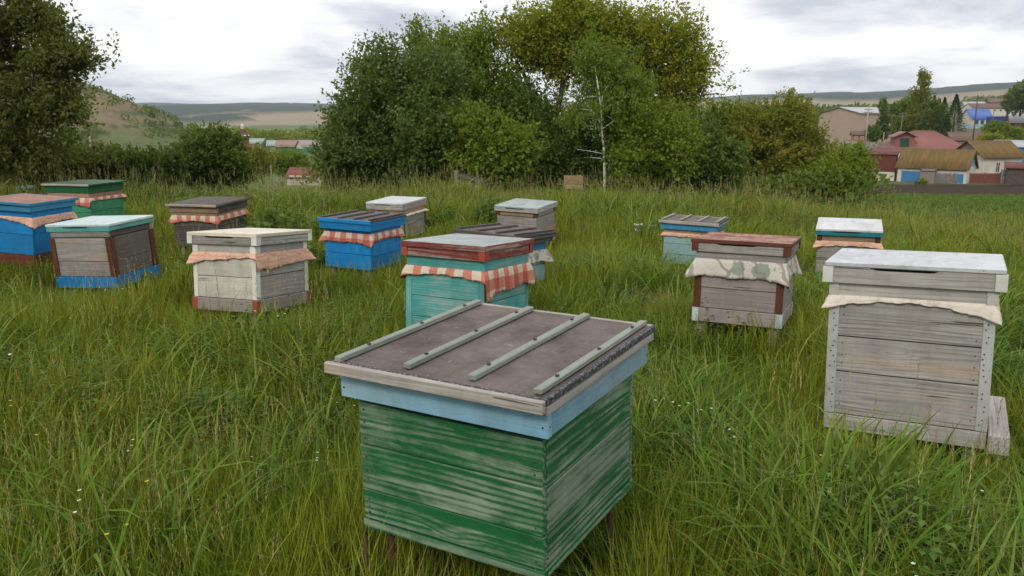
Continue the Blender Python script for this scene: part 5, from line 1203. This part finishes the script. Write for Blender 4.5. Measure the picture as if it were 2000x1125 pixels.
for (lab, px, pb, Y, bl, ns_, mt, sd_) in (
    ('dark tree beside the beige building, left of the poplar', 1745, 268, 190, [B(1752, 228, 190, 14, 28), B(1760, 252, 190, 16, 18)], 260, L_dark, 32),
    ('green tree between the beige wing and the poplar', 1772, 268, 182, [B(1772, 215, 182, 16, 22), B(1770, 245, 182, 24, 26)], 300, L_mid, 33),
    ('leafy tree in front of the spruces', 1822, 268, 168, [B(1822, 225, 168, 24, 28), B(1826, 250, 168, 26, 20)], 320, L_dark, 34),
    ('narrow poplar in front of the beige wall', 1723, 276, 176, [B(1724, 225, 176, 7, 28), B(1724, 255, 176, 9, 20)], 150, L_dark, 35),
    ('small bush at the corner of the beige building', 1706, 276, 172, [B(1706, 262, 172, 13, 13)], 110, L_dark, 36),
    ('rounded green bush before the deep blue fence', 1957, 282, 150, [B(1945, 258, 150, 24, 17, w=1.5), B(1975, 264, 150, 26, 16)], 330, L_mid, 37),
    ('yellowish bush behind the mossy cottage', 1938, 292, 138, [B(1936, 275, 138, 24, 14), B(1955, 285, 138, 20, 12)], 210, L_maple, 38),
    ('large dark tree at the right edge above the roofs', 1992, 226, 250, [B(1985, 195, 250, 22, 26), B(2010, 188, 250, 30, 30)], 330, L_dark, 39),
    ('green bush at the foot of the blue barn doors', 1787, 362, 95, [B(1783, 352, 95, 12, 8), B(1797, 356, 95, 12, 6)], 130, L_mid, 40)):
    tree('village_tree' if 'tree' in lab or 'poplar' in lab else 'bush', lab, 'tree' if 'bush' not in lab else 'bush', vil(px, pb, Y), bl, ns_, 16, .0032 * Y, mt, trunk_r=.0012 * Y, seed=sd_, group=VT, sprayr=.0020 * Y, gap=.25, nb=15, yellow=.3, gapf=.25)
# far woods, shrub belts: one mass each
def wood_mass(name, label, n, px0, px1, Y0, Y1, h0, h1, leaf, mat, seed, cond=None):
    rs = np.random.default_rng(seed); px = rs.uniform(px0, px1, n); Y = rs.uniform(Y0, Y1, n); X = (px - 1000) / F * Y * 1.02
    if cond is not None: k = cond(px, Y, X, rs); X, Y = X[k], Y[k]
    n = len(X); z = ground(X, Y); hh = h0 + (h1 - h0) * fbm(X / (h1 * 1.6), Y / (h1 * 1.6), 0, 2)
    per = 46; a = rs.random((n, per)) * 6.283; e = rs.random((n, per)); rr = hh[:, None] * .48 * np.sqrt(np.clip(1 - (e * 2 - 1) ** 2, 0, 1)) * rs.uniform(.7, 1.1, (n, per))
    P = np.stack([X[:, None] + rr * np.cos(a), Y[:, None] + rr * np.sin(a), z[:, None] + hh[:, None] * (e * .95 + .04)], -1).reshape(-1, 3)
    D = np.stack([np.cos(a), np.sin(a), e * 2 - .7], -1).reshape(-1, 3) + rs.normal(0, .4, (n * per, 3))
    V, Fq = leaves(P, D, leaf, .7); me = npmesh(name, V, Fq); tn = np.zeros((n * per, 3)); tn[:, 0] = rs.random(n * per); tn[:, 1] = np.repeat(rs.random(n) * .7, per); setcol(me, 'tone', np.repeat(tn, 4, 0))
    tag(link(name, me, mat), label, 'woods' if h1 > 4 else 'shrubs', kind='stuff')
wood_mass('distant_wood', 'belt of distant trees behind the beige building', 300, 1400, 1790, 300, 420, 5, 9.5, 1.7, L_dark, 1)
wood_mass('distant_wood', 'scattered distant trees below the right hills', 170, 1850, 2100, 560, 900, 5, 11, 2.6, L_dark, 2)
wood_mass('village_trees', 'green belt of trees behind the left village', 420, 480, 700, 310, 400, 3, 7.5, 1.0, L_mid, 3)
wood_mass('distant_wood', 'far line of trees across the left valley', 34, 590, 700, 600, 700, 2.5, 8, 1.4, L_dark, 4)
wood_mass('hill_shrubs', 'dark shrubs strewn over the bare left hillside', 480, -100, 430, 140, 300, .7, 1.9, .5, L_dark, 5,
          lambda px, Y, X, rs: (fbm(X / 16 + 3, Y / 26, 0, 3) > .56) & (rs.random(len(px)) < .9))
wood_mass('valley_bushes', 'olive bushes on the slope below the left hill', 150, 230, 500, 60, 125, 1.2, 2.8, .5, L_olive, 6, lambda px, Y, X, rs: fbm(X / 10, Y / 14, 3, 2) > .5)
wood_mass('valley_bushes', 'low bushes along the gardens right of the thicket', 60, 1560, 1790, 108, 150, 1.4, 3.2, .5, L_olive, 7)
wood_mass('undergrowth', 'dark undergrowth filling the foot of the central thicket', 330, 640, 1690, 19.5, 24, .8, 1.7, .13, L_dark, 9, lambda px, Y, X, rs: np.abs(px - 560) > 0)
wood_mass('undergrowth', 'dark undergrowth below the left trees', 120, -80, 480, 16.5, 21, .7, 1.4, .12, L_dark, 10)
# fresh green strip of weeds beyond the meadow on the right
wood_mass('green_strip', 'fresh low green growth between meadow and ploughed field', 5200, 1560, 2250, 22, 49, .14, .28, .13, L_weed, 8)
# odds and ends in the meadow
def jar(label, px, py, Y, r):
    p = at(px, py, Y); zg = gz(p.x, p.y); root = bpy.data.objects.new('glass_jar', None); C.objects.link(root); root.location = (p.x, p.y, zg); tag(root, label, 'jar', 'upturned jars on stakes'); h = p.z - zg
    m, t, b = newmat('jar_glass'); b.inputs['Base Color'].default_value = (.75, .85, .8, 1); b.inputs['Roughness'].default_value = .08; b.inputs['Transmission Weight'].default_value = .92
    link('glass', MB().tube([(0, 0, h - .10), (0, 0, h - .09), (0, 0, h - .03), (0, 0, h - .008), (0, 0, h)], [r * .6, r, r, r * .92, r * .7], 16).mesh('glass', smooth=True), m, root)
    link('rim', MB().tube([(0, 0, h - .02), (0, 0, h - .005)], [r * 1.03, r * 1.0], 16).mesh('rim', smooth=True), v_white, root)
    link('stake', MB().tube([(0, 0, -.1), (0, 0, h - .101)], [.012, .012], 6).mesh('stake'), v_plank, root)
jar('upturned glass jar on a stake, left of the far blue hive', 1247, 436, 10.2, .055)
jar('fainter upturned glass jar right beside the far blue hive', 1274, 438, 10.4, .05)
ob = bpy.data.objects.new('old_beehive', None); C.objects.link(ob); p = at(925, 352, 16.6); ob.location = (p.x, p.y, gz(p.x, p.y)); ob.rotation_euler = (0, 0, -.5); tag(ob, 'old dark wooden box with a slanted lid at the foot of the thicket', 'box')
link('box', MB().box(-.24, .24, -.24, .24, .05, .58).mesh('box', .004), w_dark, ob); link('lid', MB().box(-.29, .29, -.29, .29, 0, .04).mesh('lid', .004), w_dark, ob, (0, 0, .62), (0, .22, 0))
link('post', MB().box(-.03, .03, -.03, .03, 0, .78).mesh('post'), w_grey, ob, (-.22, -.3, 0))
ct = bpy.data.objects.new('wooden_crate', None); C.objects.link(ct); p = at(1120, 350, 16.2); ct.location = (p.x, p.y, gz(p.x, p.y)); tag(ct, 'small brown slatted crate on the crest left of the white birch', 'crate')
for i in range(3): board('slat', .36, .015, .07, w_tan, ct, (0, -.12, .48 + i * .085))
for s in (-1, 1): board('post', .62, .03, .03, w_tan, ct, (s * .165, -.10, .36), ry=math.pi / 2)
for i in range(3): board('slat', .36, .015, .07, w_tan, ct, (0, .12, .48 + i * .085))
tp = MB().box(-.13, .13, -.12, .12, 0, .2).mesh('tarpaulin', .04)
p = at(50, 358, 14.2); tag(link('tarpaulin', tp, v_ltblue, None, (p.x, p.y, gz(p.x, p.y) + .25)), 'pale blue covered heap at the far left beneath the dark trees', 'tarpaulin')
tag(link('stick', MB().tube([(1.33, 3.55, -.1), (1.36, 3.50, .16), (1.352, 3.48, .24)], [.012, .012, .009], 7).mesh('stick', smooth=True), w_brown), 'rusty stake at the lower left corner of the tall grey hive', 'stake')

# ------------------------------------------------------------------ the air
hm = bpy.data.materials.new('air'); hm.use_nodes = True; t = hm.node_tree; t.nodes.clear()
o_ = N(t, 'ShaderNodeOutputMaterial'); pv = N(t, 'ShaderNodeVolumePrincipled'); setin(pv, Density=.00012, Anisotropy=.2); pv.inputs['Color'].default_value = (.80, .88, 1, 1)
t.links.new(pv.outputs[0], o_.inputs['Volume'])
ztop = float(max(V2[:, 2].max() + 20, 60)); zlow = float(V2[:, 2].min() - 2)
tag(link('haze', MB().box(-4800, 4800, -4800, 4800, zlow, ztop).mesh('haze'), hm), kind='stuff')
sc.cycles.volume_bounces = 0; sc.cycles.volume_max_steps = 32
